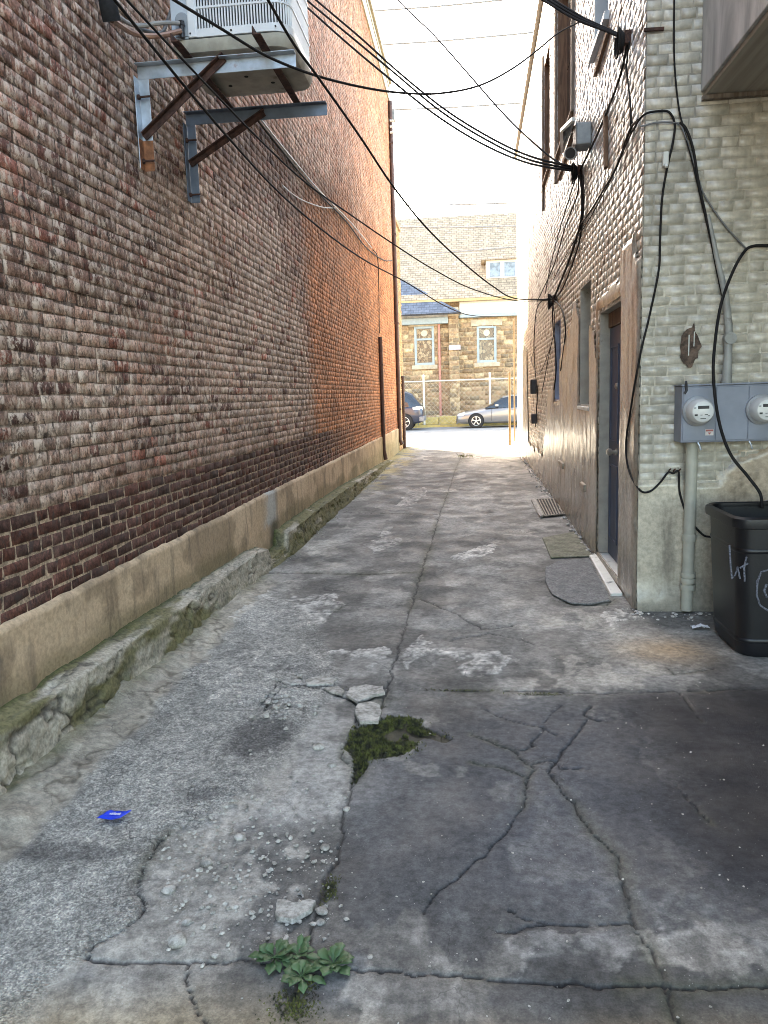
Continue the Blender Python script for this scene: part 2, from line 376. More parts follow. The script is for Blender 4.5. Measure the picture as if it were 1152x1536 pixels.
# ------------------------------------------------------------------ LEFT: long brick building
LB = thing('brick_building', (XL, 8, 0), 'tall weathered red brick building with tan stucco base along the alley', 'building')
YE = 22.3
n2 = lambda y, z, o=3, s=0: float(fbm(np.float64(y), np.float64(z), o, s))
PALE = np.array((.43, .31, .235)); REDB = np.array((.22, .085, .058)); DARKB = np.array((.075, .037, .029)); GREY = np.array((.27, .20, .165)); PINK = np.array((.48, .25, .165)); RUSTGLOW = np.array((.42, .17, .075))
def lcol(y, z, R):
    r = R.random(); r2 = R.random()
    nb = n2(y * .45, z * .6, 3, 1); nm = n2(y * 1.5 + 5, z * 1.8, 3, 2)
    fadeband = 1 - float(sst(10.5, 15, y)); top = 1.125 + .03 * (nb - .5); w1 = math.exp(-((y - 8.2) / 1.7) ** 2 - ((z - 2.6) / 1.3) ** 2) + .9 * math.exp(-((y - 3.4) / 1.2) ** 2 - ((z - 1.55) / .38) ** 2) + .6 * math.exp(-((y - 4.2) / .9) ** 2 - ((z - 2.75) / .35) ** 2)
    if z < top and r > .12 * (1 - fadeband):
        c = DARKB * (.6 + .8 * r) + (REDB * .42 - DARKB) * (r2 > .6) * .75; w = .04
        c = c * (1 - .0) ; 
        c = c * fadeband + (RUSTGLOW * (.55 + .5 * r)) * (1 - fadeband)
        return (*c, w)
    right = float(sst(9.7, 10.5, y + .06 * (nm - .5) + R.normal(0, .08))) * float(1 - sst(4.3, 5.2, z + (nb - .5)))
    up = float(sst(3.6, 5.6, z + 1.2 * (nb - .5) - .12 * (y - 6)))
    be = np.clip(-.06 + .58 * float(sst(.38, .60, .65 * nb + .35 * nm)) + .55 * w1 + R.normal(0, .13), 0, 1)
    base = np.array((.225, .110, .072)) * (.6 + .7 * r)
    c = base * (1 - be) + (PALE * (.7 + .35 * r) * .75 + GREY * .25) * be
    if r2 < .05: c = REDB * (.8 + .5 * r)
    elif r2 < .13: c = DARKB * (1.1 + .8 * r)
    c = c * (1 - .75 * up) + (PINK * (.62 + .6 * r)) * .75 * up
    nearred = float(1 - sst(3.4, 6.0, y)) * float(sst(1.9, 2.4, z))
    c = c * (1 - .5 * nearred) + np.array((.16, .068, .05)) * (.6 + .9 * r) * .5 * nearred
    c = c * (1 - right * .85) + (RUSTGLOW * (.65 + .55 * r)) * right * .85  # far section: rust brick with orange bounce light put into its colour
    glow_tint = .68 * float(sst(9.5, 19, y)); c = c * (1 - glow_tint) + np.array((.50, .225, .10)) * (.7 + .45 * r) * glow_tint  # warm bounce glow painted into the bricks, stronger towards the street
    # soot below the long cable
    zl = 4.05 + .12 * (y - 5.9)
    soot = float(sst(zl - 1.2, zl - .05, z) * (1 - sst(zl - .02, zl + .06, z)) * sst(5.6, 6.6, y) * (1 - sst(12, 15, y)))
    c = c * (1 - .5 * soot) * (.85 + .3 * nm)
    w = (.30 + .8 * float(sst(.42, .62, nb)) + .6 * w1) * (1 - right * .85) * (1 - .35 * up) * (1 - .6 * soot)
    w *= (.35 + .65 * float(sst(1.15, 1.6, z)))
    return (*c, min(1., w))
R_ = np.random.default_rng(77)
def lmort(y, z):
    nm = n2(y * 1.5, z * 1.8, 3, 3)
    fb = (1 - float(sst(10.5, 15, y))) * (1 - float(sst(1.1, 1.2, z)))
    w1 = math.exp(-((y - 8.2) / 1.7) ** 2 - ((z - 2.6) / 1.3) ** 2) + .9 * math.exp(-((y - 3.4) / 1.2) ** 2 - ((z - 1.55) / .38) ** 2)
    c = np.array((.085, .058, .045)) + np.array((.20, .155, .115)) * min(1., float(sst(.48, .68, nm)) + .5 * w1)
    c = c * (1 - fb) + np.array((.36, .27, .19)) * (.75 + .5 * nm) * fb
    up = float(sst(4.0, 6.0, z)); c = c * (1 - .4 * up) + np.array((.26, .15, .11)) * .4 * up
    rt = float(sst(9.9, 10.2, y)); c = c * (1 - .5 * rt) + np.array((.26, .14, .085)) * .5 * rt
    return (*c, .35 * (1 - fb))
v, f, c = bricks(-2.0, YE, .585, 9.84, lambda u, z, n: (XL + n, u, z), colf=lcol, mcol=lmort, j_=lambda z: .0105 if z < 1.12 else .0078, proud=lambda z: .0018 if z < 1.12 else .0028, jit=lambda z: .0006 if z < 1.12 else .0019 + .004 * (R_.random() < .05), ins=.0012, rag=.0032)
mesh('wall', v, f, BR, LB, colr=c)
b = MB(); b.box((-9, -2.0, 0), (XL - .004, YE, 10.02)); b.build('back_wall', simple('plain_brick', (.2, .11, .08), .9, 0, .3, 20), LB)
# stucco base
ys = np.concatenate([np.linspace(-2, 9, 520), np.linspace(9.03, YE, 330)]); zs = np.linspace(0, 1, 34)
Y, T = np.meshgrid(ys, zs, indexing='ij')
ztop = .672 + .022 * (fbm(ys * 9, ys * 0 + 3, 4, 1) - .5) + .02 * (fbm(ys * 1.2, ys * 0, 2, 2) - .5)
Z = T * ztop[:, None]
X = XL + .028 + .02 * (fbm(Y * 3, Z * 4, 4, 3) - .5) + .006 * (fbm(Y * 25, Z * 25, 3, 4) - .5)
X = np.where(T > .97, XL + .004, X)
cs = mix((.45, .325, .205), (.60, .455, .305), fbm(Y * 1.3, Z * 2.5, 4, 5))
cs = mix(cs, (.28, .205, .13), .75 * sst(.5, .62, fbm(Y * 2.5, Z * 3, 5, 6)))
gp = np.exp(-((Y - 7.6 + .2 * (fbm(Y * 3, Z * 7, 3, 3) - .5)) / .2) ** 2) * sst(.28, .4, Z) * sst(.35, .6, fbm(Y * 6, Z * 5, 3, 7) + .15); cs = mix(cs, (.42, .41, .38), np.clip(gp * 1.5, 0, 1))
dp = np.exp(-((Y - 7.7) / .22) ** 2) * (1 - sst(.3, .42, Z)); cs = mix(cs, (.09, .075, .055), np.clip(dp * 1.1, 0, 1))
cs = mix(cs, (.11, .10, .04), .5 * sst(.5, .75, fbm(Y * 2, Z * 3, 4, 0) + .25 * (1 - sst(.3, .45, Z)))* (1 - sst(.34, .50, Z)))
cs = mix(cs, (.36, .31, .17), .6 * sst(11, 19, Y) * (1 - sst(.3, .8, Z)))
def gridf(a, b): i = np.arange((a - 1) * b).reshape(a - 1, b)[:, :-1].ravel(); return np.stack([i, i + b, i + b + 1, i + 1], 1)
V3 = lambda X, Y, Z: np.stack([X, Y, Z], -1).reshape(-1, 3)
C4 = lambda c, a=1.: np.concatenate([c.reshape(-1, 3), np.broadcast_to(np.asarray(a, float).reshape(-1, 1) if np.ndim(a) else np.full((1, 1), a), (c.reshape(-1, 3).shape[0], 1))], 1)
mesh('stucco_base', V3(X, Y, Z), gridf(*Y.shape), STUC, LB, True, colr=C4(cs))
b = MB(); b.box((XL - .3, -2, 9.845), (XL + .05, YE + .04, 9.97)); b.box((XL - .35, -2, 9.972), (XL + .10, YE + .08, 10.12)); b.box((XL - .01, 14, 9.55), (XL + .035, YE, 9.842)); b.build('coping', YEL, LB, bevel=.008)
b = MB(); b.tube([(XL + .06, YE - .12, 9.5), (XL + .06, YE - .12, .35), (XL + .12, YE - .12, .2)], .055, 10)
for z in (1.2, 3.6, 6, 8.4): b.box((XL - .005, YE - .19, z), (XL + .122, YE - .05, z + .04))
b.build('downspout', BROWNP, LB, 'auto')
b = MB(); b.tube([(XL + .05, 18.0, 2.95), (XL + .05, 18.0, .35), (XL + .09, 18.0, .12)], .045, 10); b.box((XL - .005, 17.95, 2.3), (XL + .10, 18.05, 2.34)); b.build('drain_pipe', BROWNP, LB, 'auto')
b = MB(); b.tube([(XL + .05, YE + .09, 9.1), (XL + .05, YE + .09, 6.6)], .05, 10); b.build('service_pipe', GREYP, LB, 'auto')
sb = MB(); sb.box((XL + .0, YE - .05, 9.05), (XL + .16, YE + .22, 9.32)); sb.build('service_box', simple('grey_service_box', (.25, .25, .24), .5), LB, bevel=.01)
PORC = simple('porcelain', (.5, .48, .44), .3)
for k, z in enumerate((8.95, 8.8, 8.65)): sb = MB(); sb.cyl((XL + .05, YE - .25, z), (XL + .16, YE - .25, z), .035, .022, 10); sb.build('insulator', PORC, LB, 'auto')
# lower section by the street
LA = thing('brick_annex', (XL, 23.2, 0), 'low ochre brick annex wall at the street end beyond the brown downspout', 'building')
def acol(y, z, R): r = R.random(); return (*(np.array((.40, .25, .12)) * (.7 + .5 * r)), .3)
v, f, c = bricks(YE, 24.2, 0.0, 6.5, lambda u, z, n: (XL + .03 + n, u, z), colf=acol, mcol=lambda y, z: (.36, .27, .16, .1), seed=4)
mesh('wall', v, f, BR, LA, colr=c)
b = MB(); b.box((-9, YE + .01, 0), (XL + .026, 24.2, 6.5)); b.box((-9, YE + .01, 6.503), (XL + .08, 24.26, 6.62)); b.build('back_wall', simple('plain_ochre_brick', (.34, .22, .12), .9, 0, .3, 20), LA)

# ------------------------------------------------------------------ kerb along the brick wall
ys = np.concatenate([np.linspace(-1.5, 9, 700), np.linspace(9.03, 19.0, 280)]); ts = np.linspace(0, 1, 40)
Y, T = np.meshgrid(ys, ts, indexing='ij')
hh = np.interp(ys, [-1.5, 2.5, 4.5, 6.6, 6.95, 7.05, 7.6, 7.68, 9, 11.5, 15, 18.2, 19], [.34, .325, .31, .26, .23, .10, .12, .265, .26, .24, .15, .07, .03])
hh = hh * .92 + .022 * (fbm(ys * 2.2, ys * 0 + 1, 3, 2) - .5)
wd = .135 + .05 * (fbm(ys * 1.1, ys * 0 + 7, 3, 3) - .5) + np.interp(ys, [7.5, 7.7, 9.5, 19], [0, .02, .03, .0])
hh = hh[:, None] + 0 * T; wd = wd[:, None] + 0 * T
top = T < .42
tt = T / .42; ft = (T - .42) / .58
X = np.where(top, XL + .02 + wd * tt, XL + .02 + wd + .035 * ft ** 2)
Z = np.where(top, hh * (1.10 - .10 * tt) - .0, hh * (1 - ft) - .01 * ft)
edge = np.exp(-((T - .42) / .07) ** 2)
nn = fbm(Y * 5, T * 5, 5, 4) - .5; nf = fbm(Y * 30, T * 22, 5, 5) - .5
chip = sst(.58, .66, fbm(Y * 6, T * 3.5 + 4, 5, 3))
X = X + (.022 * nn + .016 * nf - .022 * chip) * np.where(top, .2, 1) - edge * .003
Z = Z + (.012 * nn + .007 * nf - .012 * chip) * np.where(top, 1, .2) - edge * .003
ck = np.abs(fbm(Y * 2.7 + 3, T * 2.2, 3, 6) - .5); cr = 1 - sst(.0, .022, ck); X = X - cr * .012
pale = mix((.50, .45, .36), (.25, .225, .175), fbm(Y * 4, T * 5, 4, 7))
ms = sst(.42, .60, fbm(Y * 1.6, T * 2.4, 4, 1) + .22 * sst(6.2, 8, Y) + np.where(top, .22 * (1 - tt) ** 2 - .12, .20 * ft - .10))
cs = mix(pale, np.array((.62, .56, .46)) * (.7 + .6 * nf)[..., None], .6 * chip); cs = mix(cs, (.115, .105, .032), .85 * ms); cs = mix(cs, (.10, .10, .07), .5 * sst(.55, .7, fbm(Y * 7, T * 8, 4, 2)))
cs = mix(cs, (.035, .03, .025), .8 * cr); cs = mix(cs, (.045, .055, .014), .95 * np.exp(-(T / (.06 + .10 * fbm(Y * 2.2, T * 0, 3, 2))) ** 2)); cs = mix(cs, (.085, .075, .03), .7 * sst(.86, 1., T + .2 * (fbm(Y * 3, T * 2, 3, 4) - .5)))
kb = mesh('kerb', V3(X, Y, Z), gridf(*Y.shape), KERB, None, True, colr=C4(cs)); tag(kb, 'crumbling mossy concrete kerb along the foot of the brick wall', kind='structure')

# ------------------------------------------------------------------ ground of the alley
def Z6(p): return (p[0] / 1.92, 1000 + p[1] / 1.92)
def Z7(p): return (550 + p[0] / 1.9136, 950 + p[1] / 1.9136)
def Z8(p): return (350 + p[0] / 1.772, 650 + p[1] / 1.772)
gp2 = lambda pts, fn=lambda p: p: np.array([onZ(*fn(p))[:2] for p in pts])
CR = []                                             # (polyline, width m, depth m)
joint = [(440, 1500), (462, 1425), (480, 1350), (500, 1290), (520, 1215), (540, 1140), (575, 1050), (590, 1000), (605, 945), (620, 900), (632, 858), (645, 820), (660, 770), (672, 738), (683, 705), (692, 683)]
CR.append((gp2(joint), .016, .012))
CR.append((gp2([(400, 862), (470, 860), (560, 861), (632, 858)]), .02, .012))
CR.append((gp2([(420, 1028), (470, 1032), (530, 1035), (582, 1030)]), .02, .012))
CR.append((gp2([(683, 1036), (740, 1036), (820, 1037), (905, 1040), (1000, 1036), (1152, 1032)]), .012, .01))
CR.append((gp2([(505, 768), (560, 770), (655, 772)]), .012, .006))
for w, pts in ((.008, [(330, 215), (400, 245), (470, 262), (500, 268), (550, 290)]), (.008, [(560, 205), (510, 255), (495, 285), (470, 310), (475, 325)]), (.008, [(640, 205), (630, 235), (650, 245), (690, 250)]),
               (.009, [(630, 250), (600, 290), (570, 330), (545, 370), (520, 400)]), (.007, [(300, 290), (350, 310), (420, 335), (470, 375), (480, 385)]), (.006, [(420, 330), (450, 335), (475, 325)]), (.008, [(470, 375), (505, 368), (540, 365), (552, 388), (630, 385)]),
               (.008, [(480, 385), (460, 420), (455, 470), (440, 510), (400, 565), (345, 635), (280, 685), (205, 740), (165, 805)]),
               (.010, [(525, 405), (560, 455), (600, 492), (630, 535), (645, 570), (690, 620), (725, 650), (735, 700), (752, 760), (760, 820), (790, 880), (820, 930), (850, 980), (865, 1050), (880, 1085), (910, 1120)]),
               (.008, [(765, 832), (690, 836), (600, 832), (540, 832), (470, 825), (440, 812), (405, 792)]), (.006, [(375, 862), (430, 858), (480, 845), (530, 832)]),
               (.011, [(385, 1000), (480, 1005), (600, 1010), (750, 1015), (860, 1015), (950, 1012), (1152, 1010)]), (.008, [(900, 165), (930, 205), (965, 255)]), (.008, [(865, 95), (880, 115), (920, 110), (1000, 103)]),
               (.009, [(0, 968), (100, 975), (250, 990), (385, 1000)]), (.006, [(300, 370), (380, 385), (460, 415)]), (.006, [(880, 430), (930, 470), (990, 540)])):
    CR.append((gp2(pts, Z7), w, .008))
for w, pts in ((.012, [(495, 440), (560, 465), (610, 490), (660, 518), (700, 518), (750, 508)]), (.009, [(570, 550), (620, 540), (680, 530), (760, 545), (800, 560)]), (.01, [(150, 470), (200, 478), (260, 475), (300, 455)]), (.012, [(860, 445), (900, 455), (990, 458), (1010, 440)])):
    CR.append((gp2(pts, Z8), w, .01))
for w, pts in ((.011, [(240, 850), (380, 850), (480, 852), (560, 850), (730, 855), (1020, 875), (1152, 885)]), (.006, [(540, 850), (530, 900), (560, 980), (600, 1029)]), (.008, [(490, 480), (440, 530), (400, 590), (405, 650), (420, 690), (350, 770), (270, 810), (250, 850)]),
               (.004, [(810, 790), (845, 755)]), (.012, [(770, 100), (800, 50), (880, 70), (940, 60), (1000, 95)])):
    CR.append((gp2(pts, Z6), w, .008))
ZM = lambda p: (360 + p[0] / 3.388, 960 + p[1] / 3.388)
for w, pts in ((.012, [(120, 370), (170, 310), (200, 260), (330, 245), (420, 260), (520, 290)]), (.014, [(520, 290), (600, 335), (690, 290), (770, 300)]), (.012, [(600, 335), (585, 420), (560, 490)]), (.008, [(520, 550), (530, 620), (570, 650)]), (.008, [(120, 370), (200, 350), (320, 350), (330, 400)])):
    CR.append((gp2(pts, ZM), w, .012))
MOSSP = gp2([(590, 440), (700, 420), (760, 385), (850, 400), (920, 410), (940, 450), (1080, 500), (1040, 520), (920, 500), (880, 560), (800, 590), (720, 600), (660, 610), (620, 670), (600, 740), (580, 720), (570, 640), (580, 600), (530, 550), (560, 490)], ZM)

ya = [-4.0]
while ya[-1] < 1.4: ya.append(ya[-1] + .12)
while ya[-1] < 25.0: ya.append(ya[-1] + max(.0075, .0032 * ya[-1]))
ya = np.array(ya)
xa = np.concatenate([np.arange(-2.06, 1.85, .0085), np.arange(1.86, 6.0, .06)])
Y, X = np.meshgrid(ya, xa, indexing='ij')
def inside(poly, X, Y):
    r = np.zeros(X.shape, bool); n = len(poly)
    for i in range(n):
        (x0, y0), (x1, y1) = poly[i], poly[(i + 1) % n]
        with np.errstate(divide='ignore', invalid='ignore'):
            r ^= ((y0 > Y) != (y1 > Y)) & (X < (x1 - x0) * (Y - y0) / (y1 - y0 + 1e-12) + x0)
    return r
def segd(poly, X, Y, pad=.3):
    D = np.full(X.shape, 9.)
    for i in range(len(poly) - 1):
        a, b = poly[i], poly[i + 1]
        iy0, iy1 = np.searchsorted(ya, min(a[1], b[1]) - pad), np.searchsorted(ya, max(a[1], b[1]) + pad)
        ix0, ix1 = np.searchsorted(xa, min(a[0], b[0]) - pad), np.searchsorted(xa, max(a[0], b[0]) + pad)
        xs = X[iy0:iy1, ix0:ix1]; yy = Y[iy0:iy1, ix0:ix1]
        if xs.size == 0: continue
        d = b - a; t = np.clip(((xs - a[0]) * d[0] + (yy - a[1]) * d[1]) / (d @ d + 1e-12), 0, 1)
        dd = np.hypot(xs - a[0] - t * d[0], yy - a[1] - t * d[1])
        D[iy0:iy1, ix0:ix1] = np.minimum(D[iy0:iy1, ix0:ix1], dd)
    return D
WX = X + .05 * (fbm(X * 9, Y * 9, 5, 1) - .5) + .007 * (fbm(X * 40, Y * 40, 2, 2) - .5)
WY = Y + .05 * (fbm(X * 9 + 31, Y * 9, 5, 3) - .5) + .007 * (fbm(X * 40, Y * 40 + 9, 2, 4) - .5)
crack = np.zeros(X.shape); soft = np.zeros(X.shape)
wn = .45 + 1.1 * fbm(X * 4, Y * 4, 3, 5)
for poly, w, dp in CR:
    D = segd(poly, WX, WY); pw = w * wn * .62
    crack = np.maximum(crack, 1 - sst(pw * .35, pw * .8, D)); soft = np.maximum(soft, np.exp(-(D / (w * 3.2)) ** 2) * .7)
jx = np.interp(Y, gp2(joint)[:, 1], gp2(joint)[:, 0])
left = 1 - sst(-.02, .02, X - jx + .015 * (fbm(Y * 3, X * 0, 2, 1) - .5))
big = fbm(X * .7 + 4, Y * .5, 4, 1); med = fbm(X * 2.6, Y * 2.0, 5, 2); fin = fbm(X * 12, Y * 10, 4, 3); streaky = fbm(X * 5, Y * 1.1, 4, 4)
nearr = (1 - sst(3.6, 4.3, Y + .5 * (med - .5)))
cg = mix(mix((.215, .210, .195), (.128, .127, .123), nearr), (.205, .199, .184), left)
cg = cg * (.70 + .42 * sst(.40, .60, med) + .22 * (sst(.46, .54, fbm(X * 1.6 + 7, Y * 1.1, 6, 6)) - .5))[..., None]
cg = cg * (.66 + .6 * big)[..., None]
cg = cg * (.62 + .76 * fin)[..., None]
peel = sst(.56, .60, fbm(X * 3.3, Y * 2.4, 6, 0)) * sst(.45, .6, fbm(X * .8, Y * .6 + 3, 3, 2)); cg = mix(cg, np.array((.36, .34, .30)) * (.5 + 1. * fin)[..., None], .55 * peel)
dirt = sst(.57, .62, fbm(X * 2.1 + 40, Y * 1.3, 6, 3)); cg = mix(cg, (.055, .053, .05), .5 * dirt)
# exposed-aggregate strip beside the kerb, rough broken area
vb = gp2([(490, 480), (440, 530), (400, 590), (405, 650), (420, 690), (350, 770), (270, 810), (150, 900)], Z6)
vx = np.interp(Y, vb[::-1, 1], vb[::-1, 0]); 
vx = np.where(Y > 2.6, np.interp(Y, [2.6, 3.2, 4.2, 5.2, 6.5], [-1.05, -.85, -.75, -1.1, -1.75]), vx)
rough = left * (1 - sst(-.05, .06, WX - vx)) * (1 - sst(5.5, 6.5, Y))
cg = mix(cg, np.array((.36, .35, .322)) * (.38 + .85 * med + .4 * fin)[..., None], rough * .85)
wash = (1 - sst(-1.70, -1.62, WX + .10 * (fbm(Y * 1.2, X * 0, 3, 4) - .5) + .12 * (med - .5))) * (1 - sst(6.0, 7.0, Y)); rough = rough * (1 - wash); cg = mix(cg, np.array((.25, .225, .18)) * (.35 + .6 * med + .6 * fin)[..., None], .75 * wash); wc = (1 - sst(0, .035, np.abs(fbm(X * 4 + 50, Y * 3, 4, 1) - .5))) * wash; cg = mix(cg, (.07, .06, .045), .7 * wc)
# pale cement patches and paint residue
def blob(pts, fn=None, k=.16, thr=0.): 
    pl = gp2(pts, fn or (lambda p: p)); m = inside(pl, X + .20 * (fbm(X * 5, Y * 4, 5, 6) - .5), Y + .30 * (fbm(X * 5 + 9, Y * 4, 5, 7) - .5))
    return m * sst(.34, .60, fbm(X * 7, Y * 6, 5, 0) + thr)
light = np.zeros(X.shape)
for pts in ([(340, 935), (400, 890), (500, 895), (520, 905), (480, 935), (400, 960)], [(490, 975), (590, 970), (585, 995), (500, 1000)], [(640, 980), (755, 975), (770, 1000), (720, 1012), (655, 1000)],
            [(595, 760), (612, 735), (640, 730), (635, 745), (615, 765)], [(566, 815), (576, 792), (590, 792), (584, 812)], [(680, 835), (735, 815), (740, 825), (700, 842)], [(540, 818), (575, 805), (620, 812), (560, 828)],
            [(420, 1022), (500, 1012), (500, 1030), (425, 1032)], [(300, 1000), (440, 960), (560, 1000), (480, 1040), (330, 1060)], [(600, 985), (640, 950), (660, 965), (620, 1005)], [(900, 925), (940, 915), (960, 930), (915, 940)]):
    light = np.maximum(light, blob(pts, thr=.06))
for pts in ([(590, 600), (690, 590), (740, 690), (735, 800), (690, 800), (640, 690)], [(770, 690), (900, 650), (1000, 780), (1152, 900), (1152, 990), (900, 990), (810, 900)], [(390, 870), (760, 850), (840, 985), (400, 990)], [(180, 40), (370, 40), (440, 90), (300, 130), (200, 75)]):
    light = np.maximum(light, .42 * blob(pts, Z7, thr=-.02))
cg = mix(cg, np.array((.48, .465, .43)) * (.55 + .85 * fin)[..., None], .85 * light * sst(.30, .62, .5 * fbm(X * 16, Y * 13, 5, 2) + .5 * fbm(X * 45, Y * 40, 3, 4)))
brown = np.exp(-((X - onZ(1000, 975)[0]) / .28) ** 2 - ((Y - onZ(1000, 975)[1]) / .22) ** 2) * sst(.3, .6, med + .15)
cg = mix(cg, (.36, .27, .17), .75 * np.clip(brown, 0, 1))
cg = mix(cg, (.34, .27, .16), .6 * (1 - sst(1.62, 1.86, Y + .2 * (med - .5))))
def stain(px, py, rx, ry, amt, c=(.045, .045, .05)):
    global cg
    p = onZ(px, py); d = ((X - p[0]) / rx) ** 2 + ((Y - p[1]) / ry) ** 2
    cg = mix(cg, c, amt * sst(.25, .75, np.exp(-d) * (.2 + 1.6 * fbm(X * 9, Y * 8, 6, 2))))
stain(670, 713, .3, .8, .9); stain(300, 1195, .12, .07, .45); stain(90, 1285, .22, .07, .45); stain(390, 1110, .16, .24, .55); stain(720, 1010, .06, .05, .5)
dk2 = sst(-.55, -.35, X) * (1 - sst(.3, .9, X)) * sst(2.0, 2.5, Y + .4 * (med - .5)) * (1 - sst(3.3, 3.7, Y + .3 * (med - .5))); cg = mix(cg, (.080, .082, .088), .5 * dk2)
lane = np.exp(-((X + .75) / .32) ** 2) * sst(6.9, 7.2, Y) * sst(.35, .6, fbm(X * 2, Y * .7, 4, 4)); cg = mix(cg, (.09, .088, .082), .55 * lane)
# dark concrete before the carport: oily stain and overhang shade both in the colour
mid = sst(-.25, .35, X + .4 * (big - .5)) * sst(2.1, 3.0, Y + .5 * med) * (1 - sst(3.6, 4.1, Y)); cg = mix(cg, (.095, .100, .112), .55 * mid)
oil_shade = sst(.35, .95, X + .5 * (big - .5) + .25 * (med - .5)) * sst(1.9, 2.7, Y + .8 * (med - .5) + .3 * (X - 1)) * (1 - sst(3.9, 4.25, Y + .12 * (med - .5)))
cg = mix(cg, np.array((.018, .018, .021)) * (.6 + .8 * med)[..., None], .94 * oil_shade)
# moss along kerb and joints
km = (1 - sst(.0, .16, X + 1.93 - .12 * (med - .5))) * sst(.35, .6, fbm(X * 3, Y * 1.5, 4, 5) + .12 * sst(5, 9, Y)); cg = mix(cg, (.085, .085, .035), .75 * np.clip(km, 0, 1))
edgeR = (1 - sst(0, .16, XR(Y) - X - .1 * (med - .5))) * (Y > 5.6); cg = mix(cg, np.array((.40, .39, .36)) * (.3 + 1.2 * fbm(X * 14, Y * 9, 3, 1))[..., None], .6 * np.clip(edgeR, 0, 1) * sst(.4, .6, fbm(X * 4, Y * 3, 3, 3)))
dry = (1 - sst(-1.75, -1.25, X + .25 * (med - .5))) * sst(11, 16, Y) * sst(.35, .6, fbm(X * 5, Y * 3, 4, 2)); cg = mix(cg, (.33, .275, .12), .7 * dry)
ft = np.exp(-((XR(Y) - X) / .035) ** 2) * (Y > 5.5) + np.exp(-((YN - Y) / .05) ** 2) * (X > 1.15); cg = mix(cg, (.045, .042, .036), .75 * np.clip(ft, 0, 1) * sst(.3, .55, fbm(X * 8, Y * 6, 4, 7)))
jm = soft * sst(.45, .62, fbm(X * 2, Y * 1.7, 3, 6)); cg = mix(cg, (.075, .078, .035), .55 * jm); cg = mix(cg, (.09, .085, .075), .22 * soft)
# soil hollow
pd = inside(MOSSP, WX, WY)
cg = np.where(pd[..., None], np.array((.05, .047, .028)) * (.4 + 1.2 * fin)[..., None], cg)
cg = .155 * (np.clip(cg, .004, 1) / .155) ** 1.22
cg = mix(cg, (.022, .020, .018), .88 * crack)
0 and print('OIL', oil_shade[np.searchsorted(ya,3.2), np.searchsorted(xa,1.2)], cg[np.searchsorted(ya,3.2), np.searchsorted(xa,1.2)], cg[np.searchsorted(ya,3.2), np.searchsorted(xa,0.)])
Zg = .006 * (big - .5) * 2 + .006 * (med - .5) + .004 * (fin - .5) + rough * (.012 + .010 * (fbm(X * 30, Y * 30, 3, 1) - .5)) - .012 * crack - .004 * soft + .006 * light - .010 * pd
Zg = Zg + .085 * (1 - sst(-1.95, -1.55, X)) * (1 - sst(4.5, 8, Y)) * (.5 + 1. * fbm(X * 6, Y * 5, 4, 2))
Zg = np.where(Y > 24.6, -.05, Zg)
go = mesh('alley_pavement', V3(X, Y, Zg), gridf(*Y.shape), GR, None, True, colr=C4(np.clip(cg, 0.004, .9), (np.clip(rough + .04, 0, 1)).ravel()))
tag(go, 'cracked and stained concrete floor of the alley', kind='structure')

def sheet(name, x0, x1, y0, y1, z, m, label):
    b = MB(); b.box((x0, y0, z - .25), (x1, y1, z)); o = b.build(name, m); tag(o, label, kind='structure'); return o
sheet('ground', -300, 300, -120, 500, -.06, EARTH, 'dry ground around the buildings')
sheet('sidewalk', -60, 60, 23.9, 27.0, .012, SIDEW, 'pale near sidewalk crossing the end of the alley')
sheet('street', -60, 60, 27.0, 38.2, -.004, ASPH, 'wide pale asphalt street beyond the alley')
sheet('far_sidewalk', -60, 60, 38.4, 41.2, .10, SIDEW, 'far sidewalk in front of the stone church')
b = MB(); b.box((-60, 38.2, -.2), (60, 38.4, .12)); tag(b.build('far_kerb', YKERB), 'yellow painted kerb on the far side of the street', kind='structure')

# ------------------------------------------------------------------ RIGHT: painted brick building
RB = thing('painted_building', (2.5, 12, 0), 'cream painted brick building with recessed blue grey doorway on the right', 'building')
YR = 21.8; ZR = 7.7
DOOR = (6.30, 7.40, .06, 2.30); SLOT = (7.98, 8.78, 1.42, 2.69); W3 = (10.75, 11.55, 1.45, 2.57)
W0 = (7.1, 7.9, 4.68, 6.4); W1 = (9.5, 11.15, 4.72, 6.75); W2 = (12.3, 13.2, 4.9, 6.65)
HOLES = [DOOR, SLOT, W3, W0, W1, W2]
CRM = np.array((.58, .51, .41))
def rcol(y, z, R):
    r = R.random(); nb = n2(y * .5, z * .6, 3, 1); nm = n2(y * 2, z * 2, 3, 2)
    c = CRM * (.82 + .28 * r) * (.8 + .4 * nm)
    up = float(sst(2.6, 4.2, z + .8 * (nb - .5))); c = c * (1 - up) + np.array((.66, .68, .70)) * (.8 + .3 * r) * up  # upper bricks bluish white: sky reflection put into the paint colour
    glow_tint = .6 * float(sst(12, 19, y) * (1 - sst(3, 4.5, z))); c = c * (1 - glow_tint) + np.array((.64, .49, .30)) * (.8 + .3 * r) * glow_tint  # golden bounce light painted into the far lower bricks
    if R.random() < .10: c = c * np.array((.62, .52, .45))
    if z > 3 and R.random() < .06: c = np.array((.26, .20, .16)) * (.7 + .6 * r)
    return (*c, .9)
def rmort(y, z):
    nm = n2(y * 2.4, z * 3, 3, 4); up = float(sst(2.6, 4.2, z))
    return (*(CRM * (.30 + .7 * nm) * (1 - .1 * up)), .6)
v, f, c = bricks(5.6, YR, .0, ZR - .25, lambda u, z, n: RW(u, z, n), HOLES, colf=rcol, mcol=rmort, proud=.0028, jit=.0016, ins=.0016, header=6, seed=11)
mesh('side_wall', v, f, PB, RB, colr=c)
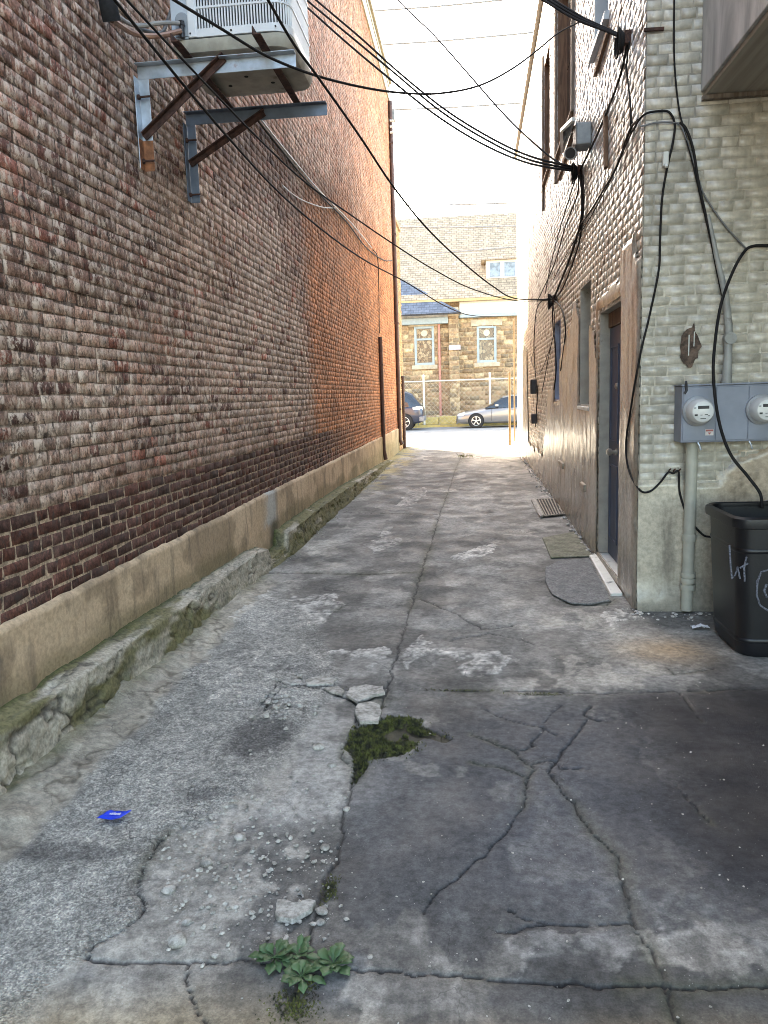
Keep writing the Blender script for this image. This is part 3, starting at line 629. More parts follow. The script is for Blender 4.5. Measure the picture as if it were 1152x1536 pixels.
# parged lower skin with ragged upper edge
ys = np.concatenate([np.arange(5.6, 12, .028), np.arange(12, YR, .06)]); zs = np.concatenate([np.arange(0, 3.0, .03)])
Y, Z = np.meshgrid(ys, zs, indexing='ij')
lim = np.interp(Y, [5.6, 6.3, 7.2, 7.6, 9, 10.6, 12.5, 13.4, 15, 17.2, 17.6, 21.8], [2.55, 2.62, 1.0, 2.2, 2.5, 2.2, 1.5, .55, .5, .5, 2.6, 2.6]) + .5 * (fbm(Y * 1.8, Z * 2, 4, 5) - .5)
lim = np.where((Y > DOOR[0]) & (Y < DOOR[1] + .1), 2.45 + .1 * (fbm(Y * 4, Z * 4, 2, 1) - .5), lim)
keep = Z < lim
nn_ = .024 + .010 * (fbm(Y * 3, Z * 3, 4, 6) - .5) + .005 * (fbm(Y * 14, Z * 12, 3, 7) - .5)
nn_ = nn_ + .010 * (fbm(Y * 16, Z * 2.2, 4, 2) - .5) + .012 * (fbm(Y * 5, Z * 5, 4, 4) - .5)
ed = np.full(Y.shape, 9.)
for (a, b_, c0, d0) in HOLES[:3]: ed = np.minimum(ed, np.maximum(np.maximum(a - Y, Y - b_), np.maximum(c0 - Z, Z - d0)))
ed = np.minimum(ed, Y - 5.6); nn_ = nn_ * (.25 + .75 * sst(-.01, .05, ed))
nn_ = np.where(sst(lim - .05, lim, Z) > .5, .004, nn_)
Pw = np.stack([XR(Y) - nn_, Y, Z], -1)
fc = gridf(*Y.shape); ctr = lambda A: A.ravel()[fc].mean(1)
ym, zm = ctr(Y), ctr(Z); ok = keep.ravel()[fc].all(1)
for (a, b_, c0, d0) in HOLES: ok &= ~((ym > a - .01) & (ym < b_ + .01) & (zm > c0 - .01) & (zm < d0 + .01))
cp = mix((.43, .40, .33), (.57, .53, .45), fbm(Y * 2, Z * 1.5, 4, 1))
cp = mix(cp, (.64, .53, .33), .7 * sst(.52, .66, fbm(Y * 1.7 + 9, Z * 2.2, 5, 6)) * sst(.4, .8, Z)); cp = mix(cp, (.24, .20, .15), .6 * sst(.60, .68, fbm(Y * 3.1 + 5, Z * 2.4, 5, 7)))
cp = mix(cp, (.21, .175, .13), .7 * (1 - sst(.05, .6, Z + .35 * (fbm(Y * 5, Z, 4, 2) - .5))))
cp = mix(cp, (.26, .19, .115), .55 * sst(.55, .7, fbm(Y * 6, Z * .9, 4, 3)) * (1 - sst(.9, 1.3, Z)))
used = np.unique(fc[ok]); rm = -np.ones(Y.size, int); rm[used] = np.arange(len(used))
mesh('parging', Pw.reshape(-1, 3)[used], rm[fc[ok]], PARGE, RB, True, colr=C4(cp)[used])
# near face with its own courses
XN1 = 5.5
def ncol(x, z, R):
    r = R.random(); nm = n2(x * 2, z * 2, 3, 2); c = np.array((.53, .49, .405)) * (.88 + .16 * r) * (.85 + .3 * nm)
    if R.random() < .06: c = c * .8
    return (*c, .55)
def nmort(x, z): return (*(np.array((.45, .41, .335)) * (.15 + 1.15 * n2(x * 3, z * 3, 3, 4))), .5)
v, f, c = bricks(1.193, XN1, 0.0, ZR - .25, lambda u, z, n: (u, YN - n, z), colf=ncol, mcol=nmort, proud=.0034, jit=.0022, ins=.002, j_=.008, header=6, seed=12)
mesh('front_wall', v, f, PB, RB, colr=c)
xs = np.arange(1.185, 2.8, .025); zs = np.arange(0, 1.35, .025); Xp, Zp = np.meshgrid(xs, zs, indexing='ij')
lim = .98 + .25 * (fbm(Xp * 3, Zp * 3, 4, 5) - .5) + .2 * sst(1.6, 2.2, Xp); dn = .020 + .012 * (fbm(Xp * 4, Zp * 4, 4, 6) - .5) + .05 * (1 - sst(0, .25, Zp)) * (.3 + fbm(Xp * 3, Zp * 3, 3, 2)); dn = np.where(Zp > lim - .04, .003, dn)
cp = mix((.46, .41, .32), (.56, .50, .39), fbm(Xp * 3, Zp * 2, 4, 1)); cp = mix(cp, (.36, .27, .185), .75 * sst(1.58, 1.85, Xp + .15 * (fbm(Xp * 4, Zp * 4, 3, 3) - .5)))
cp = mix(cp, (.17, .16, .135), .7 * (1 - sst(.0, .4, Zp + .3 * (fbm(Xp * 6, Zp * 4, 4, 2) - .5)))); cp = mix(cp, (.10, .07, .045), .6 * sst(.62, .7, fbm(Xp * 22, Zp * 9, 3, 4)) * sst(1.65, 1.9, Xp))
fc = gridf(*Xp.shape); ok = (Zp < lim).ravel()[fc].all(1); used = np.unique(fc[ok]); rm = -np.ones(Xp.size, int); rm[used] = np.arange(len(used))
mesh('front_parging', V3(Xp, YN - dn, Zp)[used], rm[fc[ok]], PARGE, RB, True, colr=C4(cp)[used])
b = MB(); b.box((1.19 + .34, YN + .02, 0), (9, YR - .01, ZR - .02)); b.hexa([RW(5.61, ZR - .25, 0), (9, 5.61, ZR - .25), (9, YR + .05, ZR - .25), RW(YR + .05, ZR - .25, 0)], [RW(5.61, ZR - .02, 0), (9, 5.61, ZR - .02), (9, YR + .05, ZR - .02), RW(YR + .05, ZR - .02, 0)])
b.box((XR(YR) + .002, YR - .3, 0), (9, YR, ZR - .26)); b.box((1.2, YN + .01, 0), (1.6, YN + .05, ZR - .26)); b.build('back_wall', simple('plain_cream', (.44, .40, .33), .7, 0, .15, 8), RB)
b = MB(); b.hexa([RW(5.4, ZR, .07), (9.2, 5.4, ZR), (9.2, YR + .1, ZR), RW(YR + .1, ZR, .07)], [RW(5.4, ZR + .06, .07), (9.2, 5.4, ZR + .06), (9.2, YR + .1, ZR + .06), RW(YR + .1, ZR + .06, .07)]); b.build('roof_edge', simple('weathered_gutter', (.16, .13, .10), .5), RB, bevel=.01)
def reveal(hole, depth, m, name, sillm=None):
    a, b_, c0, d0 = hole; q = MB(); t = .018; e = .003
    for (p0, p1) in (((a + e, c0), (a + e + t, d0)), ((b_ - e - t, c0), (b_ - e, d0)), ((a + t + e, d0 - t - e), (b_ - t - e, d0 - e)), ((a + t + e, c0 + e), (b_ - t - e, c0 + t + e))):
        (y0, z0), (y1, z1) = p0, p1
        if name == 'door_frame' and z1 < .3: continue
        q.hexa([RW(y0, z0, .002), RW(y1, z0, .002), RW(y1, z0, -depth), RW(y0, z0, -depth)], [RW(y0, z1, .002), RW(y1, z1, .002), RW(y1, z1, -depth), RW(y0, z1, -depth)])
    return q.build(name, m, RB)
def panel(hole, n0, n1, m, name, parent=RB, pad=.02):
    a, b_, c0, d0 = hole; a += pad; b_ -= pad; c0 += pad; d0 -= pad; q = MB()
    q.hexa([RW(a, c0, n0), RW(b_, c0, n0), RW(b_, c0, n1), RW(a, c0, n1)], [RW(a, d0, n0), RW(b_, d0, n0), RW(b_, d0, n1), RW(a, d0, n1)])
    return q.build(name, m, parent)
reveal(DOOR, .34, FRAMEM, 'door_frame')
DY0, DY1 = 6.80, 7.375
dr = panel((DY0, DY1, DOOR[2], 2.14), -.085, -.13, DOORM, 'door', pad=.002)
q = MB(); z0 = .06
for (z0, z1) in ((.22, .92), (1.12, 1.98)):
    for (y0, y1) in ((6.9, 7.28),):
        for p0, p1 in (((y0, z0), (y1, z0 + .02)), ((y0, z1 - .02), (y1, z1)), ((y0, z0 + .02), (y0 + .02, z1 - .02)), ((y1 - .02, z0 + .02), (y1, z1 - .02))):
            q.hexa([RW(p0[0], p0[1], -.074), RW(p1[0], p0[1], -.074), RW(p1[0], p0[1], -.095), RW(p0[0], p0[1], -.095)], [RW(p0[0], p1[1], -.074), RW(p1[0], p1[1], -.074), RW(p1[0], p1[1], -.095), RW(p0[0], p1[1], -.095)])
q.build('moulding', DOORM, dr)
BRASS = simple('worn_brass', (.55, .52, .45), .3, .8)
q = MB(); q.lathe(RW(6.93, 1.05, -.082), (-1, 0, 0), [(0, .03), (.012, .03), (.014, .014), (.045, .014), (.05, .03), (.075, .034), (.09, .02)], 14); q.build('knob', BRASS, dr, 'auto')
q = MB(); q.lathe(RW(6.93, 1.62, -.082), (-1, 0, 0), [(0, .026), (.02, .026), (.026, .014)], 14); q.build('lock', BRASS, dr, 'auto')
panel((6.32, DOOR[1], DOOR[2], DOOR[3] - .02), -.30, -.32, DARKIN, 'dark_hall', RB, .003)  # near-black panel paints in the shade of the unlit hall
q = MB(); q.hexa([RW(6.325, 2.145, -.07), RW(7.376, 2.145, -.07), RW(7.376, 2.145, -.26), RW(6.325, 2.145, -.26)], [RW(6.325, 2.275, -.07), RW(7.376, 2.275, -.07), RW(7.376, 2.275, -.26), RW(6.325, 2.275, -.26)]); q.build('door_head', WOODR, RB)
# near jamb lining and painted step
q = MB(); q.hexa([RW(5.98, -.02, .125), RW(7.42, -.02, .085), RW(7.42, -.02, .012), RW(5.98, -.02, .03)], [RW(5.98, .022, .12), RW(7.42, .028, .08), RW(7.42, .035, .012), RW(5.98, .028, .03)]); q.hexa([RW(6.302, -.02, .010), RW(7.398, -.02, .010), RW(7.398, -.02, -.335), RW(6.302, -.02, -.335)], [RW(6.302, .055, .010), RW(7.398, .055, .010), RW(7.398, .058, -.335), RW(6.302, .058, -.335)]); q.build('threshold', WHITEP, RB, bevel=.006)
reveal(SLOT, .30, FRAMEM, 'blocked_window'); panel(SLOT, -.20, -.3, simple('boarded_infill', (.33, .30, .245), .6, 0, .15), 'window_infill')
q = MB(); q.hexa([RW(7.95, 1.385, .03), RW(8.81, 1.385, .03), RW(8.81, 1.385, -.2), RW(7.95, 1.385, -.2)], [RW(7.95, 1.425, .03), RW(8.81, 1.425, .03), RW(8.81, 1.425, -.2), RW(7.95, 1.425, -.2)]); q.build('window_sill', WHITEP, RB, bevel=.006)
reveal(W3, .16, BLUEF, 'window_frame'); w3 = panel(W3, -.06, -.09, BLUEF, 'window', pad=.02); panel((W3[0] + .06, W3[1] - .06, W3[2] + .06, W3[3] - .06), -.05, -.07, CLEARG, 'pane', w3)
for hole, mm in ((W0, PALEM), (W1, WOODR), (W2, WOODR)):
    reveal(hole, .2, mm, 'window_frame'); w = panel(hole, -.12, -.15, mm, 'window', pad=.02)
    a, b_, c0, d0 = hole; zm = (c0 + d0) / 2
    panel((a + .07, b_ - .07, c0 + .07, zm - .02), -.11, -.13, CLEARG, 'pane', w, 0); panel((a + .07, b_ - .07, zm + .02, d0 - .07), -.11, -.13, CLEARG, 'pane', w, 0)
    q = MB(); q.hexa([RW(a - .04, c0 - .06, .05), RW(b_ + .04, c0 - .06, .05), RW(b_ + .04, c0 - .06, -.1), RW(a - .04, c0 - .06, -.1)], [RW(a - .04, c0 + .004, .04), RW(b_ + .04, c0 + .004, .04), RW(b_ + .04, c0 + .02, -.1), RW(a - .04, c0 + .02, -.1)]); q.build('window_sill', mm, RB)
# tall timber casings beside the upper windows
for (y, z0, z1, w) in ((11.25, 4.4, 6.8, .16), (9.42, 4.7, 6.8, .10), (13.3, 4.5, 6.8, .14)):
    q = MB(); q.hexa([RW(y - w / 2, z0, .035), RW(y + w / 2, z0, .035), RW(y + w / 2, z0, .002), RW(y - w / 2, z0, .002)], [RW(y - w / 2, z1, .035), RW(y + w / 2, z1, .035), RW(y + w / 2, z1, .002), RW(y - w / 2, z1, .002)])
    q.build('window_casing', WOOD, RB, bevel=.004)
# old sill stubs low on the wall
for k, (y, z, l) in enumerate(((10.4, .66, .55), (8.25, .62, .3))):
    q = MB(); q.hexa([RW(y - l / 2, z - .07, .05), RW(y + l / 2, z - .07, .05), RW(y + l / 2, z - .07, -.02), RW(y - l / 2, z - .07, -.02)], [RW(y - l / 2, z, .045), RW(y + l / 2, z, .045), RW(y + l / 2, z + .02, -.02), RW(y - l / 2, z + .02, -.02)]); q.build('stone_stub', simple('worn_stub', (.34, .29, .22), .8, 0, .3, 20, .5, 40), RB, bevel=.008)
# splinters of board nailed on the wall
def lath(p, q_, w, label):
    b = MB(); b.bar(onR(*p, .02), onR(*q_, .02), w, .03, (1, 0, 0)); o = b.build('wooden_lath', WOODR, None, bevel=.004); tag(o, label, 'board', 'old laths nailed to the painted wall')
lath((913, 45), (893, 112), .045, 'leaning brown lath under the uppermost near window of the painted wall')
lath((908, 168), (909, 252), .07, 'upright brown lath beside the cables above the doorway')
lath((862, 192), (838, 268), .06, 'slanting brown lath just past the grey floodlight')
lath((816, 235), (814, 290), .05, 'short brown lath below the farthest upper window')
# tilted white sash
ws = MB()
A = [onR(843, 228, .03), onR(860, 182, .03), onR(860, 182, .28) + np.array([0, 0, .02]), onR(842, 196, .22)]
def fr(P, w, mb):
    for i in range(4): mb.bar(P[i], P[(i + 1) % 4], w, w)
fr(A, .03, ws); ts_ = thing('open_sash', A[0], 'white window sash tilted out of the upper painted wall', 'window'); ws.build('frame', WHITEM, ts_)
q = MB(); q.prism(A, (.004, 0, .004)); q.build('pane', CLEARG, ts_)

# overhanging storey
ov = thing('overhang', (3, 3, 3.48), 'grey plywood clad overhanging storey above the meter corner', 'building')
q = MB(); q.box((1.54, -3, 3.50), (6.2, YN - .012, 6.4)); q.build('cladding', PLY, ov, bevel=.006)
q = MB()
for k in range(9):
    q.box((1.56 + k * .5, -2.98, 3.468), (1.56 + k * .5 + .494, YN - .02, 3.497))
q.build('soffit', SOFF, ov)
q = MB(); q.box((1.545, YN - .06, 3.44), (6.1, YN - .016, 3.466)); q.build('batten', WOOD, ov)
# unseen wall added to keep the carport dark
cw = thing('carport_wall', (5.5, 2, 0), 'dark block wall closing the covered yard on the right', 'wall')
q = MB(); q.box((5.5, -3, 0), (5.7, YN, 3.45)); q.build('wall', simple('dark_block', (.12, .12, .12), .9, 0, .2, 5, .3), cw)

# ------------------------------------------------------------------ electric meters on the near face
mp = thing('meter_panel', (1.85, YN, 1.2), 'grey twin electric meter cabinet with round glass meters on painted brick', 'electric meter')
q = MB(); zb, zt = 1.222, 1.60; yf = YN - .20
q.box((1.42, yf, zb), (2.07, YN - .01, zt)); q.build('cabinet', METERB, mp, bevel=.006)
q = MB()
for x0, x1 in ((1.428, 1.638), (1.642, 1.846), (1.850, 2.062)): q.box((x0, yf - .007, zb + .012), (x1, yf - .001, zt - .012))
q.build('cover', METERB, mp, bevel=.003)
q = MB(); q.box((1.414, yf - .012, zt + .002), (2.076, YN - .008, zt + .012)); q.build('rain_lip', METERB, mp)
q = MB(); q.tube([(1.44, yf - .01, zt + .03), (1.44, yf - .02, zt + .015), (1.445, yf - .012, zt - .03), (1.432, yf - .012, zt - .05)], .009, 8); q.build('seal_wire', BLK, mp, 'auto')
for k, xm in enumerate((1.521, 1.926)):
    zc = 1.432; q = MB(); q.lathe((xm, yf - .006, zc), (0, -1, 0), [(0, .099), (.022, .099), (.026, .092), (.03, .088)], 32); mt = q.build('meter', GREYP, mp, 'auto')
    q = MB(); q.lathe((xm, yf - .036, zc), (0, -1, 0), [(0, .086), (.05, .083), (.085, .076), (.10, .066), (.106, .04)], 32); q.build('glass_cover', GLASSM, mt, 'auto')
    yy = yf - .1445; q = MB()
    q.box((xm - .035, yy, zc + .018), (xm + .035, yy + .004, zc + .038)); q.build('display', BLK, mt)
    q = MB()
    for (dx, dz, w, h) in ((-.052, .025, .012, .006), (-.045, -.022, .018, .012), (-.012, -.022, .014, .004), (.018, -.02, .02, .005), (.035, -.028, .012, .005), (0, -.045, .035, .004)): q.box((xm + dx - w / 2, yy + .002, zc + dz - h / 2), (xm + dx + w / 2, yy + .006, zc + dz + h / 2))
    q.build('dial_print', BLK, mt)
q = MB(); q.box((1.575, yf - .010, 1.268), (1.628, yf - .0075, 1.311)); st_ = q.build('sticker', simple('sticker_white', (.6, .55, .53), .6), mp)
q = MB(); q.box((1.578, yf - .012, 1.295), (1.625, yf - .0103, 1.307)); q.prism([(1.59, yf - .0105, 1.288), (1.613, yf - .0105, 1.288), (1.6015, yf - .0105, 1.273)], (0, -.001, 0)); q.build('sticker_print', RED, st_)
for x in (1.53, 1.86): q = MB(); q.tube([(x, yf - .004, zb - .0), (x + .01, yf - .012, zb - .02), (x + .02, yf - .008, zb - .05)], .006, 6); q.build('hasp', GALV, mp, 'auto')

def pipe_thing(name, label, cat, pts, r, m, cuffs=()):
    t = thing(name, pts[-1], label, cat); q = MB(); q.tube(pts, r, 14); q.build('pipe', m, t, 'auto')
    for (p, d, rr, h) in cuffs: q = MB(); q.lathe(p, d, [(0, rr * .98), (.004, rr), (h - .004, rr), (h, rr * .98)], 16); q.build('coupling', m, t, 'auto')
    return t
xp, yp = 1.526, YN - .075
pipe_thing('drain_pipe', 'cream painted pipe running from meter cabinet down to the ground', 'pipe', [(xp + .003, yp, 1.22), (xp, yp, .6), (xp - .005, yp, .02)], .040, PVC, (((xp, yp, .52), (0, 0, 1), .047, .05), ((xp, yp, .22), (0, 0, 1), .050, .035), ((xp, yp, .262), (0, 0, 1), .050, .03), ((xp, yp, .17), (0, 0, 1), .052, .04)))
cpts = [onN(1062, 322, .03), onN(1075, 385, .035), onN(1088, 440, .04), onN(1093, 490, .045), onN(1092, 535, .05), onN(1090, 566, .06)]
cpts[-1][2] = 1.605
pipe_thing('conduit', 'grey painted conduit dropping into the top of the meter cabinet', 'pipe', cpts, [.012, .016, .022, .026, .027, .034], simple('painted_conduit', (.30, .30, .28), .5, 0, .15, 9, dirt=((.12, .11, .1), 10, .6)), ((onN(1092, 508, .02), (0, -1, 0), .04, .06),))
# bare-brick scar in the paint
sp = onN(1035, 520, .0135); R0 = np.random.default_rng(3); poly = []
for k in range(22):
    a = 2 * math.pi * k / 22; poly.append((sp[0] + math.cos(a) * .062 * (1 + R0.normal(0, .12)), sp[1], sp[2] + math.sin(a) * .135 * (1 + R0.normal(0, .10))))
q = MB(); q.prism(poly, (0, -.003, 0)); q.build('paint_scar', simple('bare_brown_brick', (.11, .075, .055), .9, 0, .5, 35, .5), RB)
q = MB(); q.box((sp[0] - .012, sp[1] - .006, sp[2] - .06), (sp[0] - .006, sp[1] - .0035, sp[2] + .08)); q.box((sp[0] + .022, sp[1] - .006, sp[2] + .0), (sp[0] + .027, sp[1] - .0035, sp[2] + .1)); q.build('paint_drip', WHITEP, RB)

# ------------------------------------------------------------------ rubbish bin
bx0, bx1, by0, by1 = 1.52, 2.17, 4.52, 5.16; bh = .93
bt = thing('trash_bin', ((bx0 + bx1) / 2, (by0 + by1) / 2, 0), 'black plastic trash bin with white scrawled marks below the meters', 'trash bin')
def rrect(cx, cy, hx, hy, r, z, n=5):
    o = []
    for sx, sy, a0 in ((1, 1, 0), (-1, 1, 90), (-1, -1, 180), (1, -1, 270)):
        for k in range(n + 1):
            a = math.radians(a0 + 90 * k / n); o.append((cx + sx * (hx - r) + r * math.cos(a), cy + sy * (hy - r) + r * math.sin(a), z))
    return o
cx, cy = (bx0 + bx1) / 2, (by0 + by1) / 2; hx, hy = (bx1 - bx0) / 2, (by1 - by0) / 2
S = lambda k, z, r=.09: rrect(cx, cy, hx * k, hy * k, r, z * .905)
q = MB(); q.loft([S(.80, .0, .1), S(.86, .03, .1), S(.875, .12), S(.93, .5), S(.975, .86), S(.98, .905), S(.93, .906), S(.90, .5), S(.84, .06)], True); q.build('body', BIN, bt, 'auto')
q = MB(); q.loft([S(.985, .86), S(1.045, .868), S(1.055, .90), S(1.05, .925), S(1.0, .938), S(.955, .93), S(.95, .905), S(.98, .87)], False); q.build('rim', BIN, bt, 'auto')
q = MB(); q.tube([(bx0 + .03, by0 + .1, .78), (bx0 - .0, by0 + .2, .79), (bx0 - .0, by0 + .42, .79), (bx0 + .03, by0 + .5, .78)], .014, 8); q.build('handle', BIN, bt, 'auto')
def onbin(px, py): 
    yb = by0 + .05
    for _ in range(4):
        p = onY(px, py, yb); k = np.interp(p[2], [.12, .5, .86], [.875, .93, .975]); yb = cy - hy * k - .004
    return onY(px, py, yb)
q = MB()
for pts in ([(1094, 818), (1096, 850), (1098, 868), (1103, 862), (1106, 850), (1110, 868)], [(1120, 835), (1116, 852), (1117, 872)], [(1110, 852), (1122, 845)], [(1152, 855), (1142, 858), (1136, 872), (1135, 892), (1140, 908), (1152, 916)], [(1150, 876), (1146, 886), (1150, 896)]):
    P3 = [onbin(*p) for p in pts]; q.tube(P3, [.005 + .003 * random.random() for _ in P3], 6)
q.build('white_scrawl', CHALK, bt)
for z in (.10, .70):
    q = MB()
    k = np.interp(z, [.12, .5, .86], [.875, .93, .975]) + .004; q.loft([S(k, z), S(k + .012, z + .008), S(k + .012, z + .022), S(k, z + .03)], False); q.build('rib', BIN, bt, 'auto')
q = MB(); R1 = np.random.default_rng(5)
gx, gy = np.meshgrid(np.linspace(-.2, .26, 14), np.linspace(-.22, .2, 14), indexing='ij'); gz = .855 + .06 * fbm(gx * 9, gy * 9, 3, 2)
tb = mesh('rubbish_bag', V3(cx + .10 + gx * .62, cy + gy * .7, gz), gridf(14, 14), simple('grey_white_bag', (.55, .56, .57), .4), None, True); tag(tb, 'crumpled white bag lying in the mouth of the black bin', 'rubbish bag')
tb.modifiers.new('S', 'SOLIDIFY').thickness = .004

# ------------------------------------------------------------------ condenser on its wall bracket
cz = 3.69
br = thing('wall_bracket', (XL, 5.4, 3.1), 'galvanised and rusty steel wall bracket carrying the condenser', 'bracket')
def angle(mb, p, q_, w, t, inward):                # an L-section along p->q
    mb.bar(p, q_, w, t); p = Vector(p); q_ = Vector(q_); mb.bar(p + Vector(inward), q_ + Vector(inward), t, w)
for yb, m, xe in ((5.0, GALV, -1.02), (5.84, STEELB, -.98)):
    q = MB(); q.box((XL + .016, yb - .005, cz - .075), (xe, yb, cz)); q.box((XL + .016, yb - .055, cz + .0005), (xe, yb, cz + .006)); q.build('arm', m, br, bevel=.0015)
    q = MB(); q.box((XL + .015, yb - .075, 3.07), (XL + .021, yb, cz - .0755)); q.box((XL + .022, yb - .006, 3.07), (XL + .085, yb - .0003, cz - .0755)); q.build('upright', m, br, bevel=.0015)
    for z in (3.12, 3.5): q = MB(); q.cyl((XL + .02, yb - .04, z), (XL + .10, yb - .04, z), .007, None, 8); q.cyl((XL + .02, yb - .04, z), (XL + .034, yb - .04, z), .016, None, 6); q.build('bolt', RUST, br)
q = MB(); q.bar((XL + .03, 4.985, 3.27), (-1.47, 4.985, 3.70), .006, .055, (0, 0, 1)); q.bar((XL + .03, 4.965, 3.285), (-1.47, 4.965, 3.715), .045, .006); q.build('strut', RUST, br)
q = MB(); q.bar((XL + .03, 5.825, 3.34), (-1.44, 5.825, 3.66), .006, .05, (0, 0, 1)); q.bar((XL + .03, 5.805, 3.355), (-1.44, 5.805, 3.675), .04, .006); q.build('strut', RUST, br)
q = MB(); q.box((XL + .0205, 4.9915, 3.066), (XL + .0865, 4.9935, 3.25)); q.box((XL + .0212, 4.926, 3.066), (XL + .0225, 4.991, 3.25)); q.build('rust_plate', ORUST, br)
for x in (-1.68, -1.19):
    q = MB(); q.box((x - .025, 4.72, cz + .007), (x + .025, 5.87, cz + .013)); q.box((x - .025, 4.72, cz + .0132), (x - .019, 5.87, cz + .055)); q.build('cross_rail', RUST, br)
ac = thing('condenser_unit', (-1.45, 5.4, 3.745), 'white louvred air conditioner condenser perched high on the brick wall', 'air conditioner')
ax0, ax1, ay0, ay1, az0, az1 = -1.81, -1.06, 5.02, 5.76, 3.752, 4.75
acx, acy, ahx, ahy = (ax0 + ax1) / 2, (ay0 + ay1) / 2, (ax1 - ax0) / 2, (ay1 - ay0) / 2
A_ = lambda dx, z, r=.11: rrect(acx, acy, ahx + dx, ahy + dx, r, z)
q = MB(); q.loft([A_(-.03, az0), A_(-.004, az0 + .006), A_(.012, az0 + .04), A_(.014, az0 + .075), A_(-.012, az0 + .085)], True); pan = q.build('base_pan', PANB, ac, 'auto')
q = MB()
for (x, y) in ((-1.62, 5.25), (-1.3, 5.25), (-1.6, 5.55), (-1.3, 5.55), (-1.45, 5.42)): q.cyl((x, y, az0 - .003), (x, y, az0 + .002), .014, None, 10)
q.build('drain_hole', DARKIN, pan)
q = MB(); q.loft([A_(-.05, az0 + .09), A_(-.05, az1)], True); q.build('coil', simple('fin_coil', (.05, .05, .052), .6, .3), ac)
# louvred jacket: horizontal bands plus vertical slats
xg0 = -1.66
def jacket_pts(r=.11):                               # path round grille: near side, outer side
    o = [(xg0, ay0)]
    o += [(acx + (ahx - r) + r * math.cos(math.radians(a)), acy - (ahy - r) + r * math.sin(math.radians(a))) for a in range(-90, 1, 9)]
    o += [(ax1, ay1 - r)]
    return o
jp = jacket_pts(); seg = [0]
for i in range(len(jp) - 1): seg.append(seg[-1] + math.hypot(jp[i + 1][0] - jp[i][0], jp[i + 1][1] - jp[i][1]))
def jat(s): return np.interp(s, seg, [p[0] for p in jp]), np.interp(s, seg, [p[1] for p in jp])
q = MB(); s = .02
while s < seg[-1] - .01:
    x, y = jat(s); q.box((x - .0045, y - .0045, az0 + .10), (x + .0045, y + .0045, az1 - .03)); s += .0185
q.build('slats', WHITEM, ac)
q = MB()
def band(z0, z1, o=.0, i=.012):
    P = [jat(t) for t in np.linspace(0, seg[-1], 30)]
    se = []
    for k, (x, y) in enumerate(P):
        d = Vector((x - acx, y - acy)).normalized(); a = max(-1, min(1, (x - acx) / ahx)); 
        n = Vector((0, -1)) if k < 1 else Vector((P[min(k + 1, 29)][1] - P[k - 1][1], -(P[min(k + 1, 29)][0] - P[k - 1][0]))).normalized()
        se.append([(x + n.x * .008, y + n.y * .008, z0), (x + n.x * .008, y + n.y * .008, z1), (x - n.x * .006, y - n.y * .006, z1), (x - n.x * .006, y - n.y * .006, z0)])
    q.loft(se, True)
band(az0 + .088, az0 + .135); band(az1 - .05, az1)
for z in np.arange(az0 + .25, az1 - .06, .125): band(z, z + .012)
q.build('bands', WHITEM, ac, 'auto')
q = MB(); q.box((xg0 - .035, ay0 - .012, az0 + .088), (xg0 + .02, ay0 + .012, az1)); q.build('corner_post', WHITEM, ac, bevel=.006)
q = MB(); q.box((ax0 + .006, ay0 + .004, az0 + .088), (xg0 - .037, ay0 + .02, az1)); q.box((ax0, ay0 + .022, az0 + .088), (ax0 + .02, ay1, az1)); q.box((ax0 + .022, ay1 - .02, az0 + .088), (ax1 - .1, ay1, az1)); sv = q.build('service_panel', PALEM, ac, bevel=.004)
q = MB(); q.lathe((-1.735, ay0 + .005, az0 + .2), (0, -1, 0), [(0, .042), (.004, .042), (.006, .036)], 20); q.box((-1.775, ay0 - .004, az0 + .1), (-1.695, ay0 + .003, az0 + .2)); q.build('valve_recess', simple('recess_grey', (.24, .26, .28), .5), sv)
q = MB(); q.cyl((-1.74, ay0 + .0, az0 + .115), (-1.74, ay0 - .045, az0 + .115), .014); q.cyl((-1.725, ay0 - .03, az0 + .08), (-1.725, ay0 - .03, az0 + .16), .014); q.cyl((-1.725, ay0 - .03, az0 + .15), (-1.725, ay0 - .03, az0 + .175), .02, None, 6); q.build('valve', BLK, sv, 'auto')
q = MB(); q.loft([A_(.006, az1 + .001), A_(.01, az1 + .03), A_(-.06, az1 + .05)], True); q.build('top_cover', WHITEM, ac, 'auto')
for x in (xg0 - .02, -1.42, -1.14):
    q = MB(); q.cyl((x, ay0 - .008, az0 + .11), (x, ay0 - .014, az0 + .11), .006, None, 8); q.build('screw', BLK, ac)

# ------------------------------------------------------------------ cables
def smooth(P, n=10):
    P = [np.asarray(p, float) for p in P]; P = [2 * P[0] - P[1]] + P + [2 * P[-1] - P[-2]]; o = []
    for i in range(1, len(P) - 2):
        for k in range(n):
            t = k / n; a, b_, c_, d = P[i - 1:i + 3]
            o.append(.5 * (2 * b_ + (c_ - a) * t + (2 * a - 5 * b_ + 4 * c_ - d) * t * t + (3 * b_ - 3 * c_ + d - a) * t ** 3))
    return o + [P[-2]]
def cable(label, pts, r=.008, m=None, group=None, cat='cable', name='cable'):
    q = MB(); q.tube(smooth(pts), r, 7); o = q.build(name, m or CABLE, None, True); return tag(o, label, cat, group)
def span(px, y0, y1):                                # overhead: depth runs evenly from y0 to y1
    L_ = [0]
    for i in range(len(px) - 1): L_.append(L_[-1] + math.hypot(px[i + 1][0] - px[i][0], px[i + 1][1] - px[i][1]))
    # even run along the real span: invert the perspective
    return [onY(p[0], p[1], 1 / ((1 - s / L_[-1]) / y0 + (s / L_[-1]) / y1)) for p, s in zip(px, L_)]
GO = 'overhead cables across the alley'
cable('lowest of three thick black cables rising to the upper left', span([(400, -40), (448, 0), (520, 64), (582, 116), (650, 170), (720, 214), (790, 244), (868, 258)], 9.6, 8.85), .0115, group=GO)
